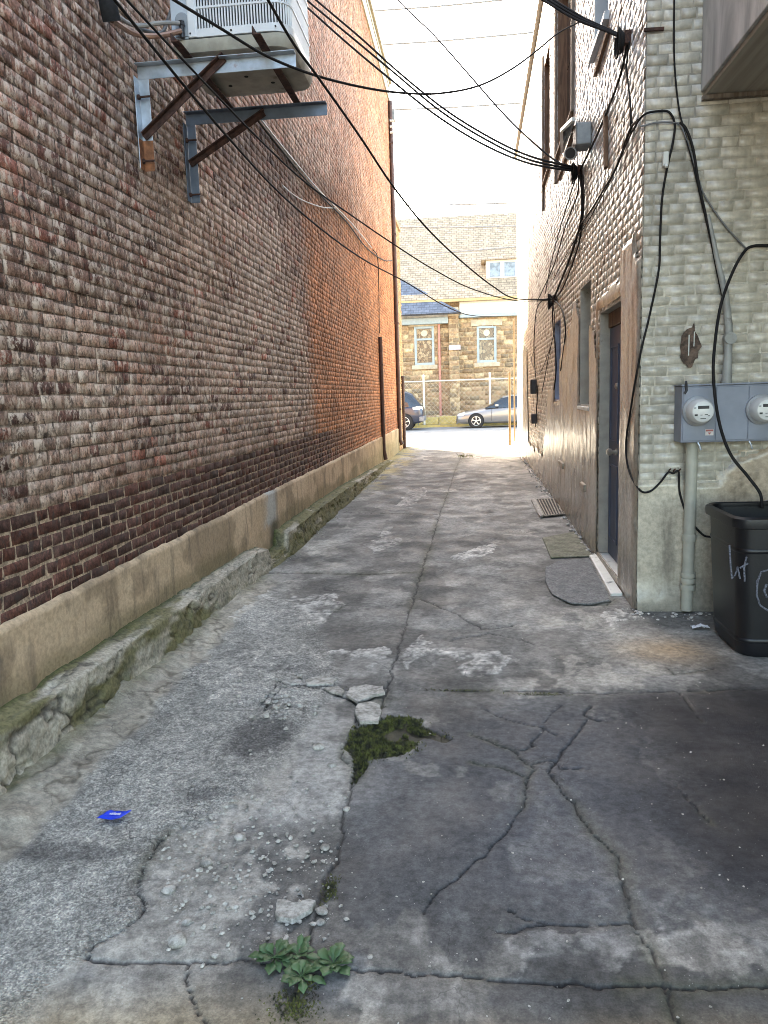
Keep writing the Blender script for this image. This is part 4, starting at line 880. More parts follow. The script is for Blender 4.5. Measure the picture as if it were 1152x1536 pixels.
cable('middle of three thick black cables rising to the upper left', span([(415, -40), (460, 0), (530, 58), (590, 108), (660, 166), (730, 210), (795, 240), (868, 255)], 9.8, 8.85), .0115, group=GO)
cable('topmost of three thick black cables rising to the upper left', span([(430, -40), (474, 0), (540, 56), (600, 110), (670, 166), (740, 209), (800, 236), (868, 252)], 10.0, 8.85), .0115, group=GO)
cable('black cable passing in front of the condenser down to the far wall clamp', span([(380, -36), (402, 0), (440, 65), (480, 120), (540, 205), (590, 280), (640, 342), (690, 390), (740, 430), (775, 448), (832, 449)], 3.6, 11.7), .0072, group=GO)
cable('black cable crossing the condenser and dipping across the sky', span([(215, -30), (258, -2), (330, 42), (400, 84), (470, 112), (540, 130), (600, 139), (660, 140), (720, 128), (770, 102), (810, 72), (840, 48), (880, 28)], 3.4, 8.5), .0072, group=GO)
cable('thin lone cable slanting down across the open sky', span([(570, -40), (597, 0), (650, 52), (700, 108), (750, 165), (790, 205), (835, 242), (868, 254)], 13, 8.85), .0101, group=GO)
cable('cable from the upper left corner to the far wall clamp', span([(155, -36), (190, 0), (250, 64), (320, 138), (390, 210), (460, 275), (530, 325), (590, 366), (650, 404), (710, 434), (775, 451), (832, 450)], 3.1, 11.7), .0054, group=GO)
cable('lowest long cable sagging past the brick wall to the street', span([(140, -40), (172, 0), (230, 72), (290, 145), (350, 215), (420, 290), (490, 350), (550, 392), (610, 424), (670, 460), (715, 474), (774, 474)], 3.1, 20.5), .0072, group=GO)
for k, (a, b_, lab) in enumerate((((570, 16), (760, 0), 'highest faint utility wire across the sky'), ((580, 67), (800, 50), 'second faint utility wire across the sky'), ((585, 165), (790, 155), 'third faint utility wire in the middle of the sky'), ((590, 308), (772, 305), 'faint utility wire just above the church ridge'), ((590, 341), (772, 340), 'utility wire crossing the upper church roof'), ((600, 383), (772, 371), 'utility wire crossing the church roof beside the dormer'))):
    A0, B0 = onY(*a, 30), onY(*b_, 30); d = (B0 - A0) / (B0[0] - A0[0]); P = [A0 + d * t for t in (-16, -8, 0, 4, 12, 20)]
    for p_, t in zip(P, (-16, -8, 0, 4, 12, 20)): p_[2] += .002 * (t - 2) ** 2
    cable(lab, P, .030, CABLEG, 'utility wires over the street', 'wire', 'utility_wire')
GR_ = 'service cables fixed on the painted wall'
rw = lambda L_, n=.025: [onR(x, y, n) for x, y in L_]
for k, (dx, r, lab) in enumerate(((0, .010, 'lower strand of the cable bundle reaching the topmost wall clamp'), (8, .010, 'middle strand of the cable bundle reaching the topmost wall clamp'), (15, .010, 'upper strand of the cable bundle reaching the topmost wall clamp'))):
    cable(lab, span([(775 + dx, -24), (818 + dx, 2), (862 + dx, 28), (905 + dx * .6, 45), (942, 60)], 6.7, 6.22), r, group=GO)
for lab, pts, r in (('thick twisted cable run between the two upper wall clamps', [(942, 58), (935, 95), (925, 130), (906, 178), (890, 215), (870, 255)], .010), ('thin cable hanging straight below the topmost clamp', [(944, 62), (940, 100), (944, 140), (948, 185)], .006), ('second thin cable beside the topmost clamp', [(930, 65), (938, 100), (945, 150), (946, 200)], .006),
                    ('dark cable trunk dropping from the middle clamp', [(870, 258), (873, 290), (872, 330), (860, 372), (848, 405), (831, 447)], .014), ('slim cable left of the dark trunk', [(868, 258), (866, 292), (848, 340), (830, 400), (806, 452)], .008), ('slim cable right of the dark trunk', [(874, 262), (876, 300), (872, 345), (864, 380), (845, 430), (832, 449)], .009), ('outer cable left of the trunk with a white tie', [(862, 272), (850, 310), (838, 350), (826, 398), (818, 440)], .007),
                    ('cable loop curling out of the far clamp', [(830, 449), (842, 462), (848, 490), (846, 520), (841, 556)], .010), ('loose cable end hanging from the far clamp', [(830, 450), (829, 480), (833, 520), (834, 556), (831, 585)], .010), ('thin loose cable crossing below the far clamp', [(829, 450), (832, 490), (824, 530), (813, 588)], .006), ('cable feeding the grey junction boxes', [(829, 446), (812, 452), (804, 470), (801, 520), (803, 560), (806, 590), (803, 640)], .009), ('short slack cable beside the junction boxes', [(804, 520), (797, 540), (806, 560), (814, 552), (826, 520)], .005), ('cable sweeping up the painted wall to the corner', [(868, 340), (885, 318), (905, 285), (925, 250), (945, 195), (957, 180)], .009), ('thin cable under the sweeping corner cable', [(830, 420), (855, 372), (880, 335), (912, 278), (940, 215), (952, 190)], .006)):
    cable(lab, rw(pts), r, group=GR_)
def clamp(px, label, s=1.):
    c_ = onR(*px, .03); t = thing('cable_clamp', c_, label, 'cable clamp', 'cable clamps on the painted wall'); q = MB(); q.box(c_ - np.array([.02, .03, .04]) * s, c_ + np.array([.035, .03, .05]) * s); q.build('bracket', RUST, t, bevel=.004)
    q = MB()
    for k in range(4):
        a0 = random.random() * 6; P = [c_ + np.array([-.03 - .012 * k, (.05 + .012 * k) * math.cos(a0 + a), (.06 + .014 * k) * math.sin(a0 + a) - .02]) * s for a in np.linspace(0, 5.2, 12)]; q.tube(P, .008 * s, 6)
    q.build('tie_loops', CABLE, t, True)
clamp((940, 58), 'topmost black cable clamp on the painted wall near its corner'); clamp((869, 256), 'middle black cable clamp where three thick cables meet the wall'); clamp((831, 449), 'lowest and farthest black cable clamp on the painted wall', 1.1)
for (px, lab, h) in (((800, 580), 'upper dark junction box at the far end of the painted wall', .27), ((801, 628), 'lower dark junction box at the far end of the painted wall', .18)):
    c_ = onR(*px, .06); t = thing('junction_box', c_, lab, 'junction box', 'junction boxes'); q = MB(); q.box(c_ - np.array([.05, .11, h / 2]), c_ + np.array([.05, .11, h / 2])); q.build('case', simple('dark_box_paint', (.05, .045, .045), .6), t, bevel=.01); q = MB(); q.box(c_ - np.array([.058, .095, h / 2 - .015]), c_ - np.array([.052, -.095, -h / 2 + .015])); q.build('lid', simple('dark_lid_paint', (.07, .06, .058), .5), t, bevel=.004)
# cables on the near face
nw = lambda L_, n=.022: [onN(x, y, n) for x, y in L_]
GN = 'cables on the near painted face'
corner = [onR(950, 196, .02), onR(957, 182, .03), onN(968, 171, .03)] + nw([(985, 167), (1003, 168), (1012, 186), (1009, 215), (1000, 255), (993, 300), (990, 360), (988, 405), (975, 470)], .02) + [onN(963, 520, .03), onR(954, 565, .03), onR(945, 620, .03), onR(939, 665, .03), onR(943, 705, .03), onN(960, 735, .03)] + nw([(975, 737), (990, 724), (1002, 709), (1010, 710), (1018, 708), (1020, 740), (1032, 775), (1052, 800)], .03) + [onN(1064, 805, .05), onN(1078, 804, .1)]
cable('long black cable draped down the corner and looped behind the bin', corner, .0075, group=GN)
cable('thin cable running straight down the pale near face', nw([(1012, -30), (1011, 40), (1012, 100), (1018, 160), (1026, 195), (1038, 240), (1052, 300), (1066, 360), (1078, 420), (1086, 455)]), .006, group=GN)
cable('grey flat cable slanting toward the right of the near face', nw([(960, 190), (985, 184), (1010, 184), (1022, 190), (1035, 225), (1048, 270), (1058, 295), (1085, 335), (1118, 372)]), .006, CABLEG, GN)
cable('thick dark cable beside the conduit top', nw([(1020, 183), (1030, 195), (1040, 225), (1048, 275), (1058, 320), (1072, 380)], .03), .009, group=GN)
cable('thick black cord looping from the wall down into the bin', [onN(1175, 366, .02), onN(1152, 368, .03), onN(1130, 369, .03), onN(1117, 377, .04), onN(1100, 406, .1), onN(1082, 455, .18), onN(1073, 510, .25), onN(1070, 565, .32), onN(1078, 630, .35), onN(1095, 680, .38), onN(1122, 715, .42), onN(1140, 740, .45), onN(1143, 762, .5)], .010, group=GN)
q = MB(); q.bar(onN(966, 45, .03), onN(996, 43, .03), .018, .018); tag(q.build('iron_spike', RUST, None), 'rusty iron spike sticking out of the painted corner', 'spike')
q = MB()
for x in (1003, 1010, 1018): p_ = onN(x, 707, .02); q.tube([p_, p_ + np.array([0, -.02, .012]), p_ + np.array([.006, -.03, .02])], .005, 6)
tag(q.build('cable_hook', RUST, None), 'small rusty hook holding the black cable beside the pipe', 'hook')
wb = onN(998, 239, .03); q = MB(); q.box(wb - np.array([.018, .02, .045]), wb + np.array([.018, .02, .045])); q.cyl(wb + np.array([0, -.02, -.03]), wb + np.array([0, -.035, -.06]), .012); tag(q.build('junction_fitting', WHITEP, None, bevel=.006), 'small white fitting on the near painted face under the cable', 'wall fitting')

# floodlight and camera
fc_ = onR(882, 205, .02); fl = thing('security_light', fc_, 'grey security camera and box mounted high on the painted wall', 'security camera')
q = MB(); q.box(fc_ + np.array([-.13, -.13, -.10]), fc_ + np.array([.015, .13, .10])); q.build('housing', simple('grey_housing', (.30, .32, .33), .5), fl, bevel=.012)
q = MB(); c1 = fc_ + np.array([-.13, .02, -.08]); q.tube([fc_ + np.array([-.10, .0, -.04]), c1], .02, 8); q.build('mount_arm', simple('grey_arm', (.2, .2, .2), .5), fl)
q = MB(); q.cyl(c1 + np.array([0, .16, -.02]), c1 + np.array([-.05, -.12, -.09]), .055, .06, 16); q.build('camera', simple('camera_shell', (.34, .35, .36), .45), fl, 'auto')
q = MB(); q.cyl(c1 + np.array([-.05, -.12, -.09]), c1 + np.array([-.052, -.128, -.093]), .048, None, 16); q.build('lens', BLK, fl)

# cables on the brick wall
lw = lambda L_, n=.02: [onX(x, y, XL + n) for x, y in L_]
GL = 'cables fixed along the brick wall'
cable('black cable stapled along the sooty strip of brick wall', lw([(385, 178), (420, 222), (455, 265), (490, 302), (520, 333), (550, 372), (575, 390), (588, 391)], .03), .012, group=GL)
cable('white cable stapled along the sooty strip of brick wall', lw([(392, 180), (425, 222), (450, 252), (478, 285), (505, 312), (530, 338), (558, 372)], .04), .010, CABLEW, GL)
cable('slack white cable end drooping on the brick wall', lw([(424, 278), (440, 292), (460, 303), (485, 311), (505, 312)], .03), .007, CABLEW, GL)
cable('thin cable dropping down the brick wall to the drain pipe', lw([(560, 375), (566, 385), (568, 420), (569, 500)], .03), .010, group=GL)
# insulated line set to the condenser
q = MB(); q.tube(smooth(lw([(158, -30), (162, 5), (168, 32)], .09)), [.05] * 21, 12); t = thing('refrigerant_line', onX(165, 10, XL + .05), 'black foam insulated refrigerant lines entering the wall beside the condenser', 'pipe'); q.build('foam_sleeve', RUBBER, t, 'auto')
q = MB(); e1 = np.array([-1.73, ay0 - .04, az0 + .115]); s1 = onX(168, 30, XL + .09); s2 = onX(200, 50, XL + .10)
q.tube(smooth([s1, s2, (s2 + e1) / 2 + np.array([0, -.02, -.03]), e1]), .016, 8); q.build('copper_line', simple('dull_copper', (.34, .20, .14), .45, .5), t, 'auto')
q = MB(); q.tube(smooth([s1 + np.array([0, .02, .04]), s2 + np.array([.0, .04, .06]), (s2 + e1) / 2 + np.array([.02, 0, .05]), e1 + np.array([0, .01, .05])]), .013, 8); q.build('wrapped_line', simple('grey_wrap', (.28, .27, .25), .7), t, 'auto')
q = MB(); q.tube(smooth([onX(272, -30, XL + .12), onX(252, 30, XL + .12), onX(240, 50, XL + .11), onX(205, 42, XL + .05)]), .013, 8); tag(q.build('flexible_conduit', CABLEG, None, True), 'grey flexible conduit feeding the condenser from above', 'conduit')

# ------------------------------------------------------------------ things on the ground
def rock(c, r, flat=.5, seed=0, sx=1., sub=2):
    import bmesh
    bm = bmesh.new(); bmesh.ops.create_icosphere(bm, subdivisions=sub, radius=1.); R = np.random.default_rng(seed); k = R.random((6, 3)) * 2 - 1
    V_ = []
    for v_ in bm.verts:
        p = np.array(v_.co); s = 1.
        for kk in k: s = min(s, .55 + .25 * R.random() * 0 + .18 * abs(kk[0]) + max(0, 1 - max(0, p @ (kk / np.linalg.norm(kk)) - .45) * 1.3) * .35)
        V_.append(p * s)
    V_ = np.array(V_); a = R.random() * 6.28; V_ = V_ * np.array([r * sx, r, r * flat]); ca, sa = math.cos(a) if sx == 1. else 1, math.sin(a) if sx == 1. else 0
    V_ = np.stack([V_[:, 0] * ca - V_[:, 1] * sa, V_[:, 0] * sa + V_[:, 1] * ca, V_[:, 2]], 1)
    V_[:, 2] -= V_[:, 2].min() + .004
    fs = [tuple(x.index for x in f_.verts) for f_ in bm.faces]; bm.free(); return V_ + np.asarray(c), fs
def slab(px, name, label, th=.02, m=ROCK, group=None, fn=lambda p: p, cat='concrete chunk', bev=.003):
    P0 = [onZ(*fn(p), .006) for p in px]; P = []; RR = np.random.default_rng(len(label)); c0 = sum(P0) / len(P0)
    for i in range(len(P0)):
        a, b_ = P0[i], P0[(i + 1) % len(P0)]; L_ = np.linalg.norm(b_ - a)
        for t in (0, .34, .67): p = a * (1 - t) + b_ * t; d = p - c0; P.append(p + d / (np.linalg.norm(d) + 1e-9) * RR.normal(0, .05 if 'pad' not in label else .012) * L_)
    q = MB(); q.prism(P, (0, 0, th)); o = q.build(name, m, None, bevel=bev); return tag(o, label, cat, group)
GC = 'broken concrete chunks'
slab([(355, 160), (375, 128), (420, 122), (490, 150), (600, 118), (638, 135), (620, 185), (560, 230), (470, 275), (400, 260), (358, 250)], 'concrete_chunk', 'flat pale concrete chunk lying above the weeds', .018, fn=lambda p: (340 + p[0] / 4.8, 1330 + p[1] / 4.8), group=GC)
slab([(555, 255), (640, 240), (725, 248), (735, 280), (690, 292), (600, 325), (545, 290)], 'concrete_chunk', 'wide broken slab piece just above the moss patch', .016, fn=ZM, group=GC)
slab([(600, 340), (660, 325), (715, 345), (725, 385), (700, 425), (610, 430), (585, 395)], 'concrete_chunk', 'rounded broken slab piece touching the moss patch', .018, fn=ZM, group=GC)
slab([(420, 250), (500, 245), (530, 265), (520, 285), (460, 275)], 'concrete_chunk', 'narrow broken slab piece left of the wide one', .012, fn=ZM, group=GC)
slab([(330, 215), (420, 188), (490, 208), (470, 232), (340, 238)], 'concrete_chunk', 'pale crust of broken slab farthest from the moss', .014, fn=ZM, group=GC)
slab([(215, 220), (300, 205), (318, 228), (260, 236)], 'concrete_chunk', 'small pale crust at the left end of the broken joint', .012, fn=ZM, group=GC)
for k, (px, py, r, lab) in enumerate(((402, 551, .035, 'rounded stone left of the moss patch'), (466, 642, .024, 'small white stone just below the moss patch left side'))):
    V_, fs = rock(onZ(*ZM((px, py))), r, .5, k + 40); o = mesh('stone', V_, fs, ROCK, None, 'auto'); tag(o, lab, 'stone', 'loose stones')
for k, (px, py, r, lab) in enumerate(((267, 1415, .035, 'loose stone near the lower left corner of the pavement'), (253, 1338, .03, 'loose stone in the rubble edge left of centre'), (487, 1274, .022, 'pale stone beside the centre joint'), (520, 1215, .018, 'stone wedged in the centre joint'), (360, 1258, .025, 'low stone in the middle of the rubble'), (310, 1298, .025, 'grey stone in the rubble below the blue wrapper'), (483, 1370, .022, 'white pebble in the centre joint above the weeds'), (482, 1385, .017, 'second white pebble in the joint nearer the weeds'), (280, 1385, .02, 'white pebble at the rubble tip'), (556, 1436, .012, 'white pebble right of the weeds'))):
    V_, fs = rock(onZ(px, py), r, .55, k + 60); o = mesh('stone', V_, fs, ROCK, None, 'auto'); tag(o, lab, 'stone', 'loose stones')
# gravel and crumbs
gv, gf, gb = [], [], 0; R = np.random.default_rng(21); cnt = 0
base_r = [rock((0, 0, 0), 1., .6, 100 + k, 1., 1) for k in range(6)]
for k_ in range(6): base_r[k_] = (base_r[k_][0] * (1 + .22 * np.random.default_rng(k_).normal(size=(len(base_r[k_][0]), 3))) * np.array([1.25, .85, .9]), base_r[k_][1])
def scatter(n, fpos, r0, r1):
    global gb
    for _ in range(n):
        x, y = fpos(); r = r0 + (r1 - r0) * R.random() ** 3; V_, fs = base_r[R.integers(6)]; a = R.random() * 6.28
        W = V_ * r; W = np.stack([W[:, 0] * math.cos(a) - W[:, 1] * math.sin(a) + x, W[:, 0] * math.sin(a) + W[:, 1] * math.cos(a) + y, W[:, 2] + .002 + (.012 if y < 4.2 and x < -.9 else 0)], 1)
        gv.append(W); gf.extend([tuple(i + gb for i in f_) for f_ in fs]); gb += len(W)
def p1():
    t = R.random(); p = onZ(230 + 260 * R.random() + R.normal(0, 25), 1150 + 250 * t + R.normal(0, 30)); return p[:2]
def p2():
    p = onZ(420 + R.normal(0, 30), 1055 + R.normal(0, 18)); return p[:2]
def p3(): return (R.uniform(-1.7, 1.4), 1.6 + 5 * R.random() ** 1.5)
def p4(): y = R.uniform(6, 21); return (XR(y) - abs(R.normal(0, .07)) - .02, y)
def p5(): y = R.uniform(2, 18); return (-1.87 + abs(R.normal(0, .10)), y)
scatter(1100, p1, .002, .013); scatter(160, p2, .005, .024); scatter(900, p3, .0015, .006); scatter(200, p5, .004, .02)
gr = mesh('gravel', np.concatenate(gv), gf, ROCK, None, False); tag(gr, 'concrete crumbs and gravel scattered over the alley floor', kind='stuff')
gv, gf, gb = [], [], 0
def p4(): y = 6.2 + 15 * R.random() ** .8; return (XR(y) - abs(R.normal(0, .055)) - .015, y)
def p6(): return (1.16 + R.normal(0, .06), 5.5 + R.normal(0, .08)) if R.random() < .5 else (1.25 + .5 * R.random(), 5.42 + R.normal(0, .05))
scatter(520, p4, .006, .034); scatter(70, p6, .004, .022)
pr_ = mesh('rubble', np.concatenate(gv), gf, simple('pale_rubble', (.50, .48, .44), .9, 0, .35, 25, .4), None, False); tag(pr_, 'pale plaster crumbs along the foot of the painted wall', kind='stuff')
# moss
mv, mf = [], []; mb0 = MOSSP.min(0), MOSSP.max(0); n = 0
while n < 5400:
    x, y = R.uniform(mb0[0][0], mb0[1][0]), R.uniform(mb0[0][1], mb0[1][1]); ox, oy = R.normal(0, .022, 2)
    if not inside(MOSSP, np.array([x + ox]), np.array([y + oy]))[0]: continue
    if fbm(np.float64(x * 11), np.float64(y * 11), 3, 3) < .37: n += .25; continue
    n += 1; a = R.random() * 6.28; l = .004 + .010 * R.random(); h = .003 + .012 * R.random(); w = l * .45; z = -.012 + .014 * vnoise(x * 14, y * 14, 2)
    d = np.array([math.cos(a), math.sin(a)]); e = np.array([-d[1], d[0]]); b0 = len(mv)
    mv += [(x - e[0] * w, y - e[1] * w, z), (x + e[0] * w, y + e[1] * w, z), (x + d[0] * l, y + d[1] * l, z + h)]; mf.append((b0, b0 + 1, b0 + 2))
for (px, py, sx, sy, k) in ((494, 1334, .012, .035, 260), (440, 1512, .035, .03, 420), (462, 1478, .02, .02, 90), (690, 1036, .10, .008, 160), (810, 1042, .08, .012, 200), (470, 1034, .10, .012, 200), (560, 1062, .03, .012, 90)):
    for _ in range(k):
        p_ = onZ(px, py); x, y = p_[0] + R.normal(0, sx), p_[1] + R.normal(0, sy); a = R.random() * 6.28; l = .003 + .007 * R.random(); w = l * .45; d = np.array([math.cos(a), math.sin(a)]); e = np.array([-d[1], d[0]]); b0 = len(mv)
        mv += [(x - e[0] * w, y - e[1] * w, .001), (x + e[0] * w, y + e[1] * w, .001), (x + d[0] * l, y + d[1] * l, .003 + .006 * R.random())]; mf.append((b0, b0 + 1, b0 + 2))
mo = mesh('moss', mv, mf, MOSS); tag(mo, 'dark green moss and soil filling the hole in the pavement', kind='stuff')
# weeds: rosettes of toothed leaves
def leaf(mb, c, az, el, L_, W_, curl=.5):
    n = 9; d = np.array([math.cos(az), math.sin(az)]); e = np.array([-d[1], d[0]]); P = []
    prof = [.07, .07, .10, .22, .46, .78, 1., .90, .56, .05]
    for i in range(n + 1):
        t = i / n; r = L_ * (math.sin(el) * 0 + t); ang = el - curl * t * 1.2
        x = sum(math.cos(el - curl * 1.2 * k / n) for k in range(i)) * L_ / n; z = sum(math.sin(el - curl * 1.2 * k / n) for k in range(i)) * L_ / n
        w = W_ * prof[i] * (1 + (.20 if i % 2 else -.12)); p = np.array([*(c[:2] + d * x), c[2] + z])
        P.append([p - np.array([*(e * w), 0]) + np.array([0, 0, w * .30]), p, p + np.array([*(e * w), 0]) + np.array([0, 0, w * .30])])
    mb.loft(P, False, False)
GW = 'leafy weeds in the pavement joint'
for (px, py, n, L_, lab) in ((412, 1438, 19, .074, 'leftmost leafy weed rosette in the pavement joint'), (452, 1466, 15, .074, 'front middle weed rosette spreading over the joint'), (447, 1434, 15, .07, 'upright weed rosette behind the middle one'), (500, 1447, 20, .078, 'rightmost leafy weed rosette in the joint')):
    c_ = onZ(px, py, .004); t = thing('weed_plant', c_, lab, 'weed', GW); q = MB()
    for k in range(n):
        az = 2.4 * k + R.normal(0, .2); o_ = k / n; leaf(q, c_, az, .25 + .75 * (1 - o_) * R.uniform(.5, 1.1), L_ * (.6 + .5 * o_) * R.uniform(.8, 1.15), L_ * .19 * R.uniform(.7, 1.25), R.uniform(.2, .9))
    o = q.build('leaves', LEAF, t, True, fix=False); o.modifiers.new('S', 'SOLIDIFY').thickness = .0008
c_ = onZ(696, 688, .0); t = thing('weed_tuft', c_, 'pale green weed tuft at the sunny mouth of the alley', 'weed'); q = MB()
for k in range(46):
    o_ = np.array([R.normal(0, .10), R.normal(0, .12), 0]); leaf(q, c_ + o_, R.random() * 6.28, R.uniform(.7, 1.4), R.uniform(.08, .2), .012, .6)
q.build('leaves', simple('sunny_weed', (.16, .17, .05), .6), t, True, fix=False)
# blue wrapper
wp = onZ(172, 1224, .03); gx, gy = np.meshgrid(np.linspace(-1, 1, 16), np.linspace(-1, 1, 12), indexing='ij'); ww = np.stack([gx * .045 + gy * .012, gy * .03, .006 * fbm(gx * 2, gy * 2, 3, 1) + .006 * np.abs(gx)], -1) + wp
bw = mesh('wrapper', ww.reshape(-1, 3), gridf(16, 12), BLUEP, None, True); bw.modifiers.new('S', 'SOLIDIFY').thickness = .0015; tag(bw, 'crumpled bright blue wrapper on the rough concrete', 'wrapper')
q = MB()
for k in range(6): x = wp[0] - .019 + .0075 * k; q.box((x, wp[1] - .004 - .003 * (k % 2), wp[2] + .0085), (x + .0052, wp[1] + .005 + .002 * (k % 3), wp[2] + .0095))
q.build('lettering', PAPER, bw)
# white litter beside the pipe
lp = onZ(1050, 945, .0); gx, gy = np.meshgrid(np.linspace(-1, 1, 14), np.linspace(-1, 1, 10), indexing='ij'); ww = np.stack([gx * .055, gy * .03, .02 + .05 * (fbm(gx * 2.2, gy * 2.2, 3, 4) - .3) * (1 - .6 * gx * gx)], -1) + lp
pw_ = mesh('paper_litter', ww.reshape(-1, 3), gridf(14, 10), PAPER, None, True); pw_.modifiers.new('S', 'SOLIDIFY').thickness = .002; tag(pw_, 'crumpled white paper at the foot of the painted pipe', 'litter')
# iron grate with a broken frame
g0, g1, g2, g3 = [onZ(*p, .022) for p in ((803, 749), (838, 748), (848, 771), (816, 774))]
gt = thing('drain_grate', (g0 + g2) / 2, 'rusty iron drain grate beside the painted wall', 'drain grate'); q = MB()
for k in range(9):
    t_ = k / 8; q.bar(g0 * (1 - t_) + g1 * t_ + np.array([0, 0, .003]), g3 * (1 - t_) + g2 * t_ + np.array([0, 0, .003]), .014, .012)
q.build('bars', IRON, gt); q = MB()
for a, b_ in ((g0, g1), (g1, g2), (g2, g3), (g3, g0)): q.bar(a, b_, .03, .014)
q.build('frame', IRON, gt); q = MB(); q.prism([g0, g1, g2, g3], (0, 0, -.004)); q.build('pit', DARKIN, gt)
slab([(797, 752), (803, 750), (815, 776), (809, 778)], 'concrete_chunk', 'long narrow concrete strip beside the drain grate', .03, group=GC)
PADG = mat_attr('x', .85); 
def padm(name, c, c2):
    g = G(name); cc = g.mix(g.rng(g.noise(9, 6, .65), .35, .65), c, c2); cc = g.scale(cc, g.math('MULTIPLY', g.rng(g.noise(45, 7, .72), .3, .7, .55, 1.5), g.rng(g.noise(200, 3), .3, .7, .8, 1.25))); cc = g.mix(g.rng(g.noise(14, 6, .7), .58, .68, 0, .7), cc, (.05, .05, .04)); g.P(Base_Color=cc, Roughness=.8); nb = g.bump(g.noise(140, 4), .4, .005); g.bump(g.noise(14, 4), .3, .01, nb); return g.m
slab([(813, 808), (862, 798), (889, 835), (826, 838)], 'concrete_pad', 'mossy green concrete pad between the grate and the doorway', .012, padm('mossy_pad', (.10, .105, .06), (.20, .195, .14)), cat='concrete pad', bev=.01)
slab([(818, 852), (838, 843), (884, 839), (914, 902), (885, 908), (855, 906), (828, 893), (817, 870)], 'concrete_pad', 'rounded dark grey concrete pad below the white doorstep', .012, padm('dark_pad', (.115, .12, .12), (.18, .18, .175)), cat='concrete pad', bev=.012)

# ------------------------------------------------------------------ street end: posts, fence, cars, church
def post(px, py0, py1, y, r, m, label, name='gate_post', rc=True):
    p = onY(px, py0, y); tp = onY(px, py1, y); t = thing(name, (p[0], y, 0), label, 'post', 'posts at the street end of the alley'); q = MB(); q.cyl((p[0], y, -.01), (p[0], y, tp[2]), r, None, 12); q.build('shaft', m, t, 'auto')
    q = MB(); q.lathe((p[0], y, tp[2] + .001), (0, 0, 1), [(0, r * 1.15), (.03, r * 1.1), (.05, r * .5)], 12); q.build('cap', m, t, 'auto')
post(607, 672, 566, 23.5, .05, POSTD, 'dark brown steel post at the left end of the alley')
post(765, 668, 560, 23.6, .035, POSTY, 'pale yellow steel post at the right end of the alley')
post(772, 655, 482, 25.2, .024, POSTY, 'tall ochre pole rising beside the painted wall end')
FY = 38.9
fn = thing('chainlink_fence', (0, FY, .1), 'pale steel chain link fence before the church wall', 'fence')
xs_ = [onY(636, 600, FY)[0] + 3.27 * k for k in range(-4, 6)]; zr = 2.26
for x in xs_:
    q = MB(); q.cyl((x, FY, .1), (x, FY, 2.52), .05, None, 10); q.lathe((x, FY, 2.521), (0, 0, 1), [(0, .06), (.05, .05), (.08, .02)], 10); q.build('post', FENCEM, fn, 'auto')
q = MB(); q.cyl((xs_[0], FY, zr), (xs_[-1], FY, zr), .035, None, 8); q.build('top_rail', FENCEM, fn, 'auto')
q = MB(); x = xs_[0]
while x < xs_[-1] - 2:
    for sgn in (1, -1):
        x0_, x1_ = (x, x + 2.0) if sgn > 0 else (x + 2.0, x); q.bar((x0_, FY + .05 + .008 * sgn, .15), (x1_, FY + .05 + .008 * sgn, 2.2), .006, .006)
    x += .22
q.build('mesh_wire', FENCEM, fn)
lwall = thing('low_wall', (0, 39.2, .1), 'low yellowish stone edging under the chain link fence', 'wall'); q = MB(); R = np.random.default_rng(2)
x = -12.
while x < 12: w = R.uniform(.7, 1.1); q.box((x + .02, 39.0, .10), (x + w - .02, 39.35 + R.uniform(0, .06), .46 + R.uniform(-.03, .05))); x += w
q.build('stones', YKERB, lwall, bevel=.04)

def wheel(parent, x, y, z, r, w, side, m=RIM):
    q = MB(); q.lathe((x, y - side * w / 2, z), (0, side, 0), [(0, r * .62), (.0, r * .93), (.02, r), (w - .02, r), (w, r * .93), (w, r * .66)], 28); t = q.build('tyre', TYRE, parent, 'auto')
    q = MB(); f0 = y + side * (w / 2 + .002); q.lathe((x, f0 - side * .03, z), (0, side, 0), [(0, r * .66), (.03, r * .66), (.034, r * .60), (.01, r * .58)], 28)
    for k in range(5):
        for dd in (-.12, .12):
            a = 2 * math.pi * k / 5 + .3; q.bar((x + r * .1 * math.cos(a), f0, z + r * .1 * math.sin(a)), (x + r * .62 * math.cos(a + dd), f0, z + r * .62 * math.sin(a + dd)), .02, r * .12, (0, 1, 0))
    q.cyl((x, f0 - .02 * side, z), (x, f0 + side * .01, z), r * .17, None, 14); q.build('rim', m, t, 'auto')
